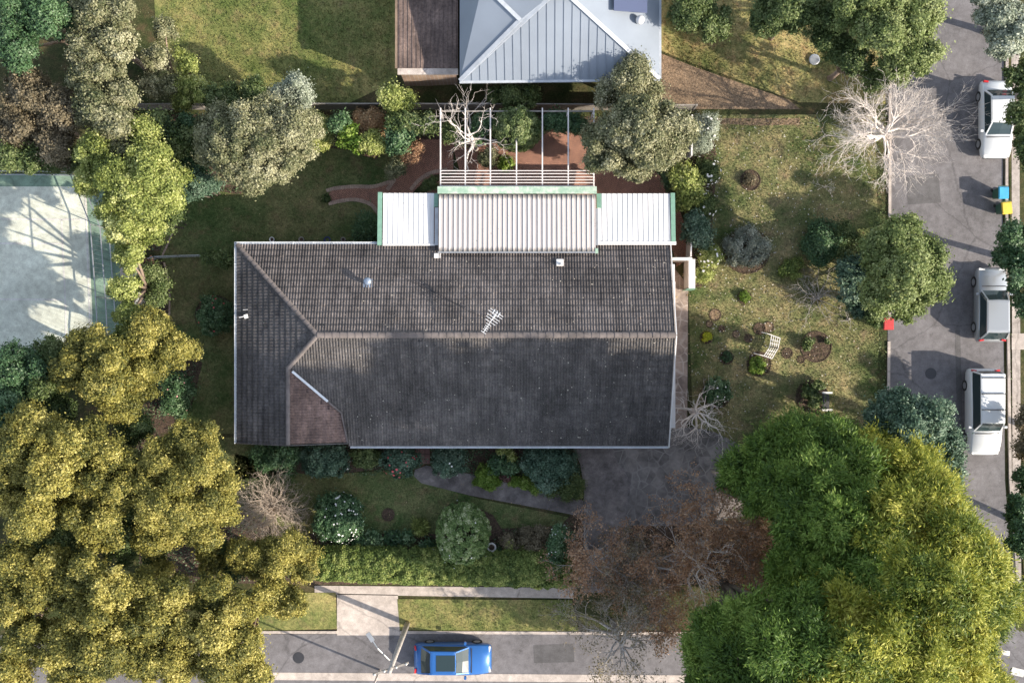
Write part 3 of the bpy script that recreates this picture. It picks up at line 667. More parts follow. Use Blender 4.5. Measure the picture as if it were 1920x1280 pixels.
# bare branches ------------------------------------------------------------
def seg_mesh(name, segs, mat, parent=None, n=4):
    S = np.array(segs, dtype=np.float64); p0 = S[:, 0:3]; p1 = S[:, 3:6]; r0 = S[:, 6:7]; r1 = S[:, 7:8]
    d = unit(p1-p0); a = np.where(np.abs(d[:, 0:1]) < .9, np.array([[1., 0, 0]]), np.array([[0, 1., 0]]))
    u = unit(np.cross(d, a)); v = np.cross(d, u); ring = []
    for P_, r_ in ((p0, r0), (p1, r1)):
        for k in range(n):
            t = 2*math.pi*k/n; ring.append(P_+(u*math.cos(t)+v*math.sin(t))*r_)
    V = np.stack(ring, 1); m = len(S); base = (np.arange(m)*2*n)[:, None]
    F = np.concatenate([base+np.array([[k, (k+1) % n, n+(k+1) % n, n+k]]) for k in range(n)])
    return mesh_np(name, V.reshape(-1, 3), F, mat, parent=parent)
def branch(segs, p, d, L, r, depth, kids=(4, 3, 3, 2), spread=.7, wob=.16, grav=.03, nseg=5, taper=.35, lens=.62, tips=None, zmin=-9, flat=0.0):
    q = np.array(p, float); d = unit(np.array(d, float)); sl = L/nseg; pts = [(q.copy(), d.copy(), r)]
    for i in range(nseg):
        d = unit(d+RNG.normal(size=3)*wob+np.array([0, 0, grav])); d = unit(d*np.array([1, 1, 1-flat]))
        r1 = r*(1-(1-taper)*(i+1)/nseg); nq = q+d*sl
        if nq[2] < zmin: nq[2] = zmin
        segs.append((*q, *nq, pts[-1][2], r1)); q = nq; pts.append((q.copy(), d.copy(), r1))
    if tips is not None and depth <= 1: tips.append(q.copy())
    if depth <= 0: return
    k = kids[min(len(kids)-1, max(0, len(kids)-depth))]
    for j in range(k):
        t = RNG.uniform(.3, 1.0) if j else 1.0
        i = min(nseg, max(1, int(round(t*nseg)))); pp, dd, rr = pts[i]
        nd_ = unit(dd+unit(RNG.normal(size=3))*spread)
        branch(segs, pp, nd_, L*lens*RNG.uniform(.75, 1.2), max(rr*.68, .007), depth-1, kids, spread, wob, grav, max(3, nseg-1), taper, lens, tips, zmin, flat)
def bare_tree(name, label, px, py, h, bark, limbs_, L0, r0, depth=4, cat='bare tree', group=None, base=None, sparse=None, rise=.6, thick=1.0, lean=(0, 0), **kw):
    g = G(px, py) if base is None else G(*base); root = thing(name, label, cat, tuple(g), 0, group)
    segs = []; tips = []; n = 6; pts = []; rr = []
    for i in range(n+1):
        f = i/n; pts.append(Vector((lean[0]*f*f+RNG.normal()*r0*.5*f, lean[1]*f*f+RNG.normal()*r0*.5*f, h*.72*f-.15*(i == 0)))); rr.append(r0*(1.4-1.05*f))
    MB().tube(pts, rr, 8).build('trunk', bark, root, smooth=True)
    for k in range(limbs_):
        f = .28+.72*(k+.5)/limbs_; i = min(n-1, int(f*n)); fr = f*n-i; st = pts[i].lerp(pts[i+1], fr)
        a = k*2.4+random.uniform(-.4, .4)
        branch(segs, np.array(st), (math.cos(a), math.sin(a), rise*(.35+1.5*f*f)), L0*random.uniform(.8, 1.15)*(1.15-.45*f), r0*(.75-.4*f)*thick, depth, tips=tips, **kw)
    seg_mesh('branches', segs, bark, root)
    if sparse:
        mat, n, leaf, sp = sparse
        T = np.array(tips); idx = RNG.integers(0, len(T), n); c = T[idx]+RNG.normal(size=(n, 3))*sp
        ls = RNG.uniform(.6, 1.3, n)*leaf
        V = leaves(c, RNG.normal(size=(n, 3))+np.array([0, 0, .6]), RNG.normal(size=(n, 3)), ls, ls*.65)
        tc = RNG.random(len(T))
        mesh_np('crown', V, np.arange(len(V)).reshape(-1, 4), mat, parent=root, r=np.repeat(np.clip(.5*tc[idx]+.5*RNG.random(n), 0, 1), 4))
    return root

# ================================================================== HOUSE
house = thing('house', 'long single storey brick house with dark grey tiled roof and white patio roofs', 'house', (0, 0, 0))
RT = .405; RY = .34; RZ = 5.24
def tile_slope(name, O, U, D, tan, smax, umax, poly, mat, parent, rib=.155, course=.345, rh=.062, lift=.012, k=6, rows=4, smin=0.0):
    O = np.array(O, float); U = np.array(U, float); D = np.array(D, float)
    nu = int(umax/rib*k)+1; us = np.arange(nu)*rib/k
    hu = rh*np.power(.5+.5*np.cos(2*np.pi*us/rib), .8)
    nc = int(math.ceil((smax-smin)/course)); V = []; UVs = []; rowi = 0; F = []
    jig = RNG.normal(size=(nc, int(umax/(2*rib))+2))*.004
    for c in range(nc):
        for j in range(rows+1):
            s = smin+(c+j/rows)*course+.0005*(j == rows)
            h = lift*(1-j/rows)
            w_ = jig[c][(us/(2*rib)).astype(int)]
            pt = O+U*us[:, None]+D*s+np.array([0, 0, 1])*(s*tan+hu+h+w_)[:, None]
            V.append(pt); UVs.append(np.stack([us/(2*rib)+1e-4, np.full(nu, min(c+j/rows, c+.99))], 1))
            if rowi > 0:
                a = (rowi-1)*nu+np.arange(nu-1); F.append(np.stack([a, a+1, a+1+nu, a+nu], 1))
            rowi += 1
    V = np.concatenate(V); F = np.concatenate(F); cen = V[F].mean(1)
    F = F[inpoly(cen[:, 0], cen[:, 1], poly)]
    used = np.unique(F); mp = np.zeros(len(V), int); mp[used] = np.arange(len(used))
    nrm = np.cross(V[F[0][1]]-V[F[0][0]], V[F[0][2]]-V[F[0][0]])
    F = mp[F]
    if nrm[2] < 0: F = F[:, ::-1].copy()
    return mesh_np(name, V[used], F, mat, parent=parent, uv=np.concatenate(UVs)[used])
roof = MB().box((0, 0, 2.62), (.1, .1, .1)).build('roof', 'roof_tile', house)     # batten behind the slopes
XL, XR, YN, YS = -15.27, 8.75, 5.39, -5.84
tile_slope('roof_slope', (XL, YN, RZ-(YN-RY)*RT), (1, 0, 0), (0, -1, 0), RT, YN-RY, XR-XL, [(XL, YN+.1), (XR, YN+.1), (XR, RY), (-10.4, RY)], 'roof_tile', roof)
tile_slope('roof_slope', (-12.2, YS, RZ-(RY-YS)*RT), (1, 0, 0), (0, 1, 0), RT, RY-YS, XR+12.2, [(-10.4, RY), (XR, RY), (XR-.03, YS-.1), (-9.1, YS-.1), (-9.41, -3.98), (-12.14, -1.46)], 'roof_tile_weathered_shaded', roof, rh=.05, lift=.014)
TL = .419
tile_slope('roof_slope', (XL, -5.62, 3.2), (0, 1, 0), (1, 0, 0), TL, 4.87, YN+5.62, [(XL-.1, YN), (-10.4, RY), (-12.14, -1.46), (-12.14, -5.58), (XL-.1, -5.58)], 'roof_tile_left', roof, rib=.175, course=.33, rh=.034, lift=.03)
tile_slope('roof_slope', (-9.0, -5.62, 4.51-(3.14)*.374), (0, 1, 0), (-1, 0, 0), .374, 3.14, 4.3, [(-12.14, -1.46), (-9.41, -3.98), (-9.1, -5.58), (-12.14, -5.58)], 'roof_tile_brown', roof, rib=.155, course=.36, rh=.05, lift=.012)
def ridge(a, b, w_=.15, hgt=.10, L=.40, mat='ridge_cap'):
    """a row of overlapping half-round ridge tiles in one mesh"""
    a = Vector(a); b = Vector(b); d = b-a; n = int(d.length/L); x = d.normalized(); y = Vector((0, 0, 1)).cross(x).normalized(); z = x.cross(y)
    m = MB()
    for i in range(n):
        vs = []; t0 = i*d.length/n; t1 = (i+1)*d.length/n+.03; dz = random.uniform(-.006, .008)
        for t, rr in ((t0, w_*1.04), (t1, w_*.92)):
            for k in range(9):
                an = math.pi*k/8; vs.append(a+x*t+y*math.cos(an)*rr+z*(math.sin(an)*hgt*rr/w_+dz+(.012 if t == t0 else 0)))
        m.add(vs, [(k, k+1, k+10, k+9) for k in range(8)]+[tuple(range(9))])
    return m.build('ridge_cap', mat, roof)
ridge((-10.4, RY, RZ), (XR, RY, RZ), .17, .11)
ridge((XL+.05, YN-.03, 3.22), (-10.4, RY, RZ), .13, .11, .36)
ridge((-12.14, -1.46, 4.51), (-10.4, RY, RZ), .13, .11, .36)
ridge((-12.14, -5.6, 4.51), (-12.14, -1.4, 4.51), .12, .08, .5)
# valley flashing beside the brown slope
m = MB(); va = Vector((-12.0, -1.62, 4.50)); vb = Vector((-9.5, -3.93, 3.56))
m.bar(va+Vector((.1, .0, .045)), va.lerp(vb, .72)+Vector((.1, 0, .045)), .13, .02); m.build('valley_flashing', 'gutter_white', roof)
m = MB(); m.bar(va.lerp(vb, .72)+Vector((.1, 0, .045)), vb+Vector((.1, 0, .045)), .09, .02).bar(vb+Vector((.1, 0, .04)), (-9.08, -5.6, 3.42), .07, .05); m.build('verge_flashing', 'ridge_cap', roof)
# gutters and barge boards
zn = RZ-(YN-RY)*RT; zs = RZ-(RY-YS)*RT
def gutter(a, b, wd=.115, ht=.10, mat='gutter_white', brackets=True):
    m = MB(); a = Vector(a); b = Vector(b); d = (b-a).normalized(); n = Vector((-d.y, d.x, 0))
    m.bar(a+n*wd*.42, b+n*wd*.42, .022, ht).bar(a-n*wd*.42, b-n*wd*.42, .022, ht).bar(a-Vector((0, 0, ht*.45)), b-Vector((0, 0, ht*.45)), wd*.8, .015)
    if brackets:
        L = (b-a).length; k = 1.0
        while k < L: m.bar(a+d*k-n*wd*.6+Vector((0, 0, ht*.5)), a+d*k+n*wd*.6+Vector((0, 0, ht*.5)), .03, .015); k += 1.12
    return m.build('gutter', mat, house)
gutter((XL-.1, YN+.07, zn-.03), (-4.3, YN+.07, zn-.03)); gutter((-4.3, YN+.07, zn-.03), (8.8, YN+.07, zn-.03))
gutter((XL-.07, -5.66, 3.17), (XL-.07, YN+.12, 3.17)); gutter((-9.05, YS-.07, zs-.03), (8.75, YS-.07, zs-.03), .10)
m = MB(); m.bar((XR+.04, YN+.05, zn), (XR+.04, RY, RZ+.02), .05, .2).bar((XR+.04, RY, RZ+.02), (XR+.02, YS-.05, zs), .05, .2); m.build('barge_board', 'white_paint', house)
m = MB(); m.bar((XL, -5.63, 3.2), (-12.14, -5.63, 4.5), .05, .2).bar((-12.14, -5.63, 4.5), (-9.1, -5.63, 3.37), .05, .2); m.build('barge_board', 'roof_tile_left', house)
# walls, gable ends, openings
m = MB()
for a, b in (((-14.7, 4.8), (8.2, 4.8)), ((8.2, 4.8), (8.2, -5.2)), ((8.2, -5.2), (-14.7, -5.2)), ((-14.7, -5.2), (-14.7, 4.8))):
    cx, cy = (a[0]+b[0])/2, (a[1]+b[1])/2; lx = abs(a[0]-b[0])+.24; ly = abs(a[1]-b[1])+.24
    m.box((cx, cy, .5), (max(lx-.0, .24) if lx > .3 else .24, (ly-.5) if ly > .3 and lx < .3 else .24, 4.3 if ly < .3 else 4.28))
def tri(ax, pts, th):
    vs = []
    for s in (-th/2, th/2):
        for (u, z) in pts: vs.append((ax[1]+s, u, z) if ax[0] == 'x' else (u, ax[1]+s, z))
    n = len(pts); m.add(vs, [tuple(range(n)), tuple(range(n, 2*n))]+[(i, (i+1) % n, n+(i+1) % n, n+i) for i in range(n)])
tri(('x', 8.2), [(4.8, 2.66), (4.8, 3.3), (RY, RZ-.1), (-5.2, 2.85), (-5.2, 2.66)], .2)
tri(('y', -5.2), [(-14.7, 2.67), (-14.7, 3.3), (-12.14, 4.4), (-9.5, 3.4), (-9.5, 2.67)], .2)
m.build('wall', 'brick_wall', house)
def window(cx, cy, z, wd, ht, face):
    """face: outward normal"""
    f = Vector(face); t = Vector((-f.y, f.x, 0)); c = Vector((cx, cy, z))+f*.14; fr = MB()
    for s in (-1, 1):
        fr.bar(c+t*s*wd/2-Vector((0, 0, ht/2)), c+t*s*wd/2+Vector((0, 0, ht/2)), .06, .08, up=(f.x, f.y, .01)); fr.bar(c-t*(wd/2+.03)+Vector((0, 0, s*ht/2)), c+t*(wd/2+.03)+Vector((0, 0, s*ht/2)), .08, .06)
    fr.bar(c-Vector((0, 0, ht/2)), c+Vector((0, 0, ht/2)), .05, .06, up=(f.x, f.y, .01))
    w_ = fr.build('window', 'white_paint', house); p = MB().bar(c-t*wd/2-f*.01, c+t*wd/2-f*.01, .02, ht).build('pane', 'window_glass', w_)
for x in (-12.6, -7.2, -1.6, 2.2, 5.6): window(x, -5.2, 1.5, 1.7, 1.2, (0, -1, 0))
for x in (-13, -9.5, -2.5, 6.4): window(x, 4.8, 1.4, 1.7, 1.2, (0, 1, 0))
for y in (-3, 2.2): window(8.2, y, 1.5, 1.5, 1.2, (1, 0, 0)); window(-14.7, y, 1.4, 1.5, 1.2, (-1, 0, 0))
d_ = MB().box((-4.9, -5.35, 1.05), (.9, .05, 2.1)).build('door', 'timber', house); MB().tube([(-4.6, -5.39, 1.0), (-4.6, -5.45, 1.0)], [.03, .03], 8).build('handle', 'aluminium', d_)
d_ = MB().box((1.0, 4.96, .85), (2.4, .05, 2.1)).build('door', 'window_glass', house); MB().box((1.0, 5.0, .9), (.06, .04, 2.0)).build('door_frame', 'white_paint', d_)
# wide white ledge below the right gable
m = MB(); m.box((9.0, -.75, 2.45), (.34, 8.2, .14)); m.build('side_ledge', 'white_paint', house)
m = MB(); m.box((9.0, 3.85, 2.38), (.3, .98, .10)); m.build('side_ledge', 'gutter_white', house)
# patio roofs
def pans(name, x0, x1, y0, y1, z0, z1, mat, rib=.285, rh=.022, rw=.03):
    xs = []; hs = []; x = x0; 
    while x < x1-.01:
        e = min(x+rib, x1); xs += [x, x+.008, x+rw, x+rw+.008, (x+e)/2+.02, e-.001]; hs += [0, rh, rh, 0, -.006, 0]; x += rib
    xs = np.array(xs); hs = np.array(hs); n = len(xs); V = []; UVs = []
    ny = 9
    for j in range(ny):
        t = j/(ny-1); V.append(np.stack([xs, np.full(n, y0+(y1-y0)*t), z0+(z1-z0)*t+hs], 1)); UVs.append(np.stack([xs, np.full(n, t)], 1))
    V = np.concatenate(V); a = (np.arange(ny-1)[:, None]*n+np.arange(n-1)[None]).reshape(-1)
    F = np.stack([a, a+1, a+1+n, a+n], 1)
    V2 = V.copy(); V2[:, 2] -= .02; m0 = len(V)
    F = np.concatenate([F, (F+m0)[:, ::-1]])
    return mesh_np(name, np.concatenate([V, V2]), F, mat, parent=house, uv=np.concatenate(UVs*2))
pans('patio_roof', -4.04, 4.62, 4.93, 8.10, 3.66, 3.42, 'pan_cream', .272, .032, .045)
pans('patio_roof', -7.16, -4.33, 5.36, 8.24, 3.34, 3.06, 'pan_white')
pans('patio_roof', 4.72, 8.78, 5.50, 8.22, 3.34, 3.06, 'pan_white')
m = MB(); m.box((6.87, 5.43, 3.36), (4.42, .19, .05)); m.build('flashing', 'white_paint', house); MB().box((-5.7, 5.34, 3.36), (2.9, .10, .05)).build('flashing', 'white_paint', house)
m = MB(); m.box((.30, 4.9, 3.63), (8.75, .07, .07)); m.build('flashing', 'galvanised', house)
MB().box((.28, 8.36, 3.38), (8.80, .40, .16)).build('patio_beam', 'worn_green_paint', house, bevel=.01)
for x, y0, y1, wd in ((-7.33, 5.32, 8.28, .24), (8.93, 5.5, 8.24, .24), (-4.2, 7.45, 8.2, .24), (4.82, 7.40, 8.2, .26)):
    MB().bar((x, y0, 3.33 if y0 < 7 else 3.2), (x, y1, 3.07), wd, .12).build('fascia', 'green_paint', house)
m = MB(); m.bar((-4.17, 5.3, 3.50), (-4.17, 7.4, 3.34), .2, .04); m.build('flashing', 'galvanised', house); MB().bar((4.70, 5.3, 3.52), (4.70, 7.35, 3.36), .12, .04).build('flashing', 'galvanised', house)
MB().box((4.66, 4.98, 3.62), (.16, .28, .1)).build('fascia', 'worn_green_paint', house)
for x, y in ((-7.2, 8.1), (-4.2, 8.2), (4.6, 8.2), (8.8, 8.1), (.3, 8.2)):
    z0 = float(zg(x, y)); MB().box((x, y, (z0+3.0)/2), (.1, .1, 3.0-z0)).build('post', 'white_paint', house)
# pergola
perg = thing('pergola', 'white open pergola of thin beams projecting from the green patio beam over brick paving', 'pergola', (.3, 10.6, float(zg(.3, 10.6))))
pz = -perg.location.z; k_ = .0296
for px in (826, 872.5, 919.5, 968.5, 1017, 1065.5, 1113.5):
    x = (px-960)*k_; y1 = 12.95
    MB().bar((x-.3, 8.56-10.6, 3.12+pz), (x-.3, y1-10.6, 3.12+pz), .068, .12).build('rafter', 'pergola_paint', perg)
for py in (320.5, 326, 332, 337.5, 343, 348.6):
    y = (640-py)*k_; MB().bar(((825-960)*k_-.3, y-10.6, 3.215+pz), ((1115-960)*k_-.3, y-10.6, 3.20+pz), .042, .04).build('batten', 'pergola_paint', perg)
MB().bar((-4.3, 2.2, 3.0+pz), (4.3, 2.2, 3.0+pz), .07, .10).build('beam', 'grey_timber', perg)
for x, y in ((-3.95, 12.7), (-1.19, 12.7), (3.1, 12.7), (4.51, 12.7)):
    z0 = float(zg(x, y)); MB().box((x-.3, y-10.6, (z0+3.0)/2+pz), (.09, .09, 3.0-z0)).build('post', 'pergola_paint', perg)

# roof fittings
def roofz(x, y): return RZ-abs(y-RY)*RT
q = P(690, 531, 4.1); zr = roofz(q.x, q.y)
t = thing('roof_flue', 'blue grey domed metal flue on the tiles left of the patio roofs', 'flue', (q.x, q.y, zr))
MB().tube([(0, 0, -.1), (0, 0, .42)], [.12, .12], 14).build('pipe', 'zinc_blue', t, smooth=False)
MB().lathe((.03, .08, .42), [(.20, 0), (.225, .04), (.20, .10), (.13, .16), (.03, .19)], 20).build('cowl', 'zinc_blue', t, smooth=True)
MB().box((0, 0, .03), (.5, .5, .03), M=Matrix.Rotation(-math.atan(RT), 3, 'X')).build('base_flashing', 'zinc_blue', t)
q = P(1050, 492, 3.8); zr = roofz(q.x, q.y)
t = thing('roof_vent', 'square white roof vent with round outlet on the tiles below the patio roof', 'roof vent', (q.x, q.y, zr+.05))
MB().box((0, 0, .05), (.40, .40, .10), M=Matrix.Rotation(-math.atan(RT), 3, 'X')).build('vent_box', 'white_paint', t, bevel=.015)
MB().lathe((.02, -.08, .08), [(.06, 0), (.07, .12), (.05, .13)], 14).build('outlet', 'galvanised', t)
q = P(818, 479, 3.7); zr = roofz(q.x, q.y)
t = tag(MB().box((0, 0, 0), (.26, .28, .06)).box((.2, .02, .0), (.06, .3, .05)).build('flashing_plate', 'white_paint'), 'small white flashing plate on the tiles at the left corner of the middle patio roof', 'flashing'); t.location = (q.x, q.y, zr+.09); t.rotation_euler = (-math.atan(RT), 0, 0)
q = P(460, 593, 3.5)
t = thing('wall_bracket', 'small white satellite bracket at the left edge of the roof', 'bracket', (q.x, q.y, 3.2+(q.x-XL)*TL+.04))
MB().box((.05, 0, .06), (.22, .22, .05), .3).build('plate', 'white_paint', t); MB().bar((-.35, -.06, .0), (0, 0, .06), .05, .05).build('arm', 'white_paint', t)
MB().bar((-.12, .36, .05), (.14, .37, .12), .03, .03).build('pin', 'white_paint', t)
# antenna
az = 6.35; A0 = P(906.5, 623, az); A1 = P(930, 588, az); base = P(927, 597, 5.0)
t = thing('tv_antenna', 'white television aerial with many cross rods above the roof ridge', 'antenna', (base.x, base.y, roofz(base.x, base.y)))
L_ = t.location; D_ = (A1-A0); dn = D_.normalized(); pn = Vector((dn.y, -dn.x, 0))
MB().tube([(0, 0, -.05), Vector((A0.lerp(A1, .75).x, A0.lerp(A1, .75).y, az))-L_], [.022, .02], 8).build('mast', 'aluminium', t)
MB().bar(A0-L_, A1-L_, .035, .035).build('boom', 'aluminium', t)
for tt, ln in ((0, .30), (.13, .27), (.22, .24), (.31, .27), (.42, .30), (.55, .62), (.68, .72), (.8, .78), (.95, .86), (1.06, .80)):
    c = A0.lerp(A1, tt)-L_+Vector((0, 0, .03)); MB().bar(c-pn*ln/2, c+pn*ln/2, .03, .022, up=(0, 0, 1)).build('rod', 'aluminium', t)
c = A0.lerp(A1, .9)-L_; m = MB()
for s in (-.1, 0, .1): m.bar(c+pn*s*1.6+Vector((0, 0, -.04)), c+pn*s*1.6+dn*.28+Vector((0, 0, .1)), .05, .03)
m.box(c+Vector((0, 0, -.06)), (.14, .12, .08), .5); m.build('reflector', 'aluminium', t)
m = MB(); pts = []
for i in range(12):
    f = i/11; q = P(738+(900-738)*f, 509+(592-509)*f+math.sin(f*9)*1.2, 4.5); pts.append((q.x, q.y, roofz(q.x, q.y)+.075))
tag(m.tube(pts, [.012]*12, 5).build('cable', 'black_metal'), 'thin dark cable lying across the tiles towards the aerial', 'cable')
m = MB(); pts = []
for i in range(5):
    f = i/4; q = P(1004+(1045-1004)*f, 474+(492-474)*f, 3.8); pts.append((q.x, q.y, roofz(q.x, q.y)+.075))
tag(m.tube(pts, [.012]*5, 5).build('cable', 'black_metal'), 'short dark cable on the tiles running to the square white vent', 'cable')
# lichen spots and bird marks
m = MB()
X = RNG.uniform(-9, 8.5, 240); Y = RNG.uniform(-5.6, 4.9, 240)
for x, y in zip(X, Y):
    s = RNG.uniform(.012, .035); z = roofz(x, y)+.06; m.add([(x-s, y-s*.7, z-s*RT*np.sign(y)*0), (x+s, y-s, z), (x+s*.8, y+s, z), (x-s*.9, y+s*.8, z)], [(0, 1, 2, 3)])
o = m.build('fallen_petals', 'petal'); a = o.data.attributes.new('r', 'FLOAT', 'POINT'); o['kind'] = 'stuff'; tag(o, 'tiny white petals blown onto the tiled roof', 'fallen leaves')
# ================================================================== GARDEN FURNITURE, FENCES
def fence_line(name, label, pts, h, mat, wd=.06, post=.09, gap=2.0, slat=None, cap=.07, cat='fence'):
    P3 = [G(*p) for p in pts]; c = sum(P3, Vector())/len(P3); root = thing(name, label, cat, (c.x, c.y, c.z)); L = root.location
    pan = MB()
    for a, b in zip(P3[:-1], P3[1:]):
        n = max(1, int((b-a).length/gap))
        for i in range(n):
            p = a.lerp(b, i/n); q = a.lerp(b, (i+1)/n); za = Vector((0, 0, h))
            pan.bar(p-L+Vector((0, 0, h*.5)), q-L+Vector((0, 0, h*.5)), wd, h*.92) if slat is None else None
            if slat:
                pan.bar(p-L+za, q-L+za, cap, cap); pan.bar(p-L+za*.25, q-L+za*.25, cap*.6, cap)
                k = int((q-p).length/slat)
                for j in range(k): s = (p.lerp(q, (j+.5)/k)-L); pan.bar(s+Vector((0, 0, .08)), s+Vector((0, 0, h)), .02, wd, up=((q-p).x, (q-p).y, 0))
            MB().box(p-L+Vector((0, 0, h*.5)), (post, post, h+.06), math.atan2((b-a).y, (b-a).x)).build('post', mat, root)
        MB().box(b-L+Vector((0, 0, h*.5)), (post, post, h+.06), math.atan2((b-a).y, (b-a).x)).build('post', mat, root)
        if slat is None: pan.bar(a-L+Vector((0, 0, h*.99)), b-L+Vector((0, 0, h*.99)), cap, .05)
    pan.build('panel', mat, root); return root
fence_line('paling_fence', 'weathered timber paling fence between the back garden and the lawn behind', [(255, 206), (590, 205), (1000, 206), (1298, 208)], 1.5, 'grey_timber', .03, .09)
fence_line('white_fence', 'thin white fence between the paved yard and the sunny lawn', [(1289, 228), (1288, 300)], 1.6, 'white_paint', .04, .08, 1.2, cap=.09)
fence_line('garden_fence', 'low thin grey rail fence crossing the lawn left of the house', [(274, 492), (300, 484), (345, 482), (384, 481)], 1.1, 'galvanised', .02, .05, 1.4, slat=.14, cap=.05)
t = thing('boundary_wall', 'low white rendered wall at the left edge beside the garden fence', 'wall', tuple(G(268, 530)))
MB().box((0, 0, .5), (.22, 3.6, 1.0)).build('wall_body', 'stone_white', t, bevel=.02); MB().box((0, 0, 1.03), (.30, 3.7, .06)).build('coping', 'stone_white', t)
# white gate wall right of the house
c = P(1297, 513, 1.9); t = thing('white_screen', 'broad white capped garden screen standing between the side path and the lawn', 'screen', (c.x, c.y, 0))
MB().box((0, 0, .95), (.28, 1.55, 1.8)).build('screen_body', 'white_paint', t); MB().box((0, 0, 1.9), (.38, 1.65, .08)).build('coping', 'white_paint', t, bevel=.01)
MB().box((0, -.86, .9), (.5, .05, 1.5)).build('end_panel', 'green_paint', t)
c = P(1279, 485.5, 2.2); t = thing('side_gate', 'white topped gate joining the house corner to the white screen', 'gate', (c.x, c.y, 0))
MB().box((0, 0, 2.2), (1.12, .17, .12)).build('gate_beam', 'white_paint', t, bevel=.01); MB().box((0, 0, 1.0), (.95, .05, 1.9)).build('gate_leaf', 'white_paint', t)
for s in (-.52, .52): MB().box((s, 0, 1.07), (.09, .12, 2.14)).build('post', 'white_paint', t)
fence_line('white_fence', 'short pale fence running up from the white screen behind the flowering roses', [(1286, 484), (1288, 420)], 1.7, 'white_paint', .04, .08, 1.0, cap=.08)

# curved white bench
bz = .45
t = thing('garden_bench', 'white slatted metal bench of two angled panels standing on the side lawn', 'garden bench', tuple(G(1447, 652)))
LB = t.location
def q_(x, y, z=bz): return P(1240+x/4.571, 520+y/4.571, z)-LB
quads = [((945, 495), (1018, 520), (1000, 605), (930, 595)), ((930, 595), (1000, 605), (948, 695), (880, 672))]
for qd in quads:
    a, b, c, d = [q_(*v) for v in qd]; m = MB()
    for e in ((a, b), (b, c), (c, d), (d, a)): m.bar(e[0], e[1], .045, .045)
    for f in (.25, .5, .75): m.bar(a.lerp(b, f), d.lerp(c, f), .032, .025)
    for f in (.36, .68): m.bar(a.lerp(d, f), b.lerp(c, f), .035, .03)
    m.build('seat_panel', 'white_paint', t)
for v in ((945, 495), (1018, 520), (1000, 605), (930, 595), (948, 695), (880, 672)):
    p = q_(*v); MB().tube([p, (p.x, p.y, .0)], [.02, .02], 6).build('leg', 'white_paint', t)
for a, b in (((945, 492), (862, 470)), ((880, 672), (797, 651))):
    p0 = q_(*a); p1 = q_(*b, .5); MB().tube([p0, p0.lerp(p1, .5)+Vector((0, 0, .12)), p1, (p1.x, p1.y, .25)], [.02]*4, 6).build('arm', 'white_paint', t)
# dark slatted seat with white ends
t = thing('park_bench', 'dark seat with white end frames beside the round bed on the side lawn', 'bench', tuple(G(1545, 751)))
for i in range(5): MB().bar((-.2+i*.085, -.46, .42), (-.2+i*.085, .46, .42), .07, .025).build('slat', 'dark_seat', t)
for s in (-.5, .5):
    m = MB(); m.bar((-.28, s, .62), (.30, s, .62), .11, .05); m.bar((-.25, s, .0), (-.25, s, .62), .06, .06, up=(0, 1, 0)); m.bar((.25, s, 0), (.25, s, .62), .06, .06, up=(0, 1, 0)); m.bar((-.25, s, .38), (.25, s, .38), .05, .05); m.build('end_frame', 'white_paint', t)
MB().bar((-.27, -.46, .78), (-.27, .46, .78), .03, .16).build('backrest', 'dark_seat', t)
t = thing('garden_lantern', 'small white domed garden lantern below the dark seat', 'lantern', tuple(G(1543, 779)))
MB().lathe((0, 0, 0), [(.12, 0), (.07, .05), (.05, .5), (.1, .55)], 14).build('stand', 'stone_white', t, smooth=True); MB().lathe((0, 0, .55), [(.17, 0), (.165, .06), (.11, .14), (.02, .18)], 16).build('dome', 'stone_white', t, smooth=True)
# urn / bird bath
t = thing('bird_bath', 'round white stone bird bath beside the big clipped bush', 'bird bath', tuple(G(922, 1021)))
MB().lathe((0, 0, 0), [(.16, 0), (.15, .06), (.07, .12), (.06, .5), (.10, .6), (.12, .62)], 18).build('pedestal', 'stone_white', t, smooth=True)
MB().lathe((0, 0, .62), [(.10, 0), (.24, .08), (.28, .15), (.27, .17), (.19, .15), (.17, .10), (.04, .08)], 24).build('bowl', 'stone_white', t, smooth=True)
MB().lathe((0, 0, .735), [(.17, 0), (.17, .012)], 18).build('leaf_litter', 'mulch', t)
# hose coils against the back wall
for (px, mat, lab, r) in ((512, 'stone_white', 'pale ring shaped pot rim by the left end of the back wall', .14), (567, 'grey_timber', 'beige ring shaped pot rim in the middle of the back wall', .15), (614, 'hose_blue', 'blue ring of hose lying under the back gutter', .15), (645, 'grey_timber', 'beige ring shaped pot rim beside the dark shrub at the back wall', .13)):
    g = G(px, 450); t = thing('garden_pot', lab, 'pot', tuple(g)) if mat != 'hose_blue' else thing('garden_hose', lab, 'hose', tuple(g))
    if mat == 'hose_blue':
        m = MB()
        for j in range(3): m.tube([(math.cos(k*.35)*(r+.02*j), math.sin(k*.35)*(r+.02*j), .04+.03*j) for k in range(19)], [.016]*19, 6)
        m.build('coil', mat, t)
    else:
        MB().lathe((0, 0, 0), [(r*.7, 0), (r, .3), (r+.02, .31), (r+.02, .34), (r-.03, .34), (r-.04, .26)], 20).build('pot', mat, t, smooth=True); MB().lathe((0, 0, .24), [(r*.85, 0), (r*.85, .03)], 14).build('soil', 'mulch', t)

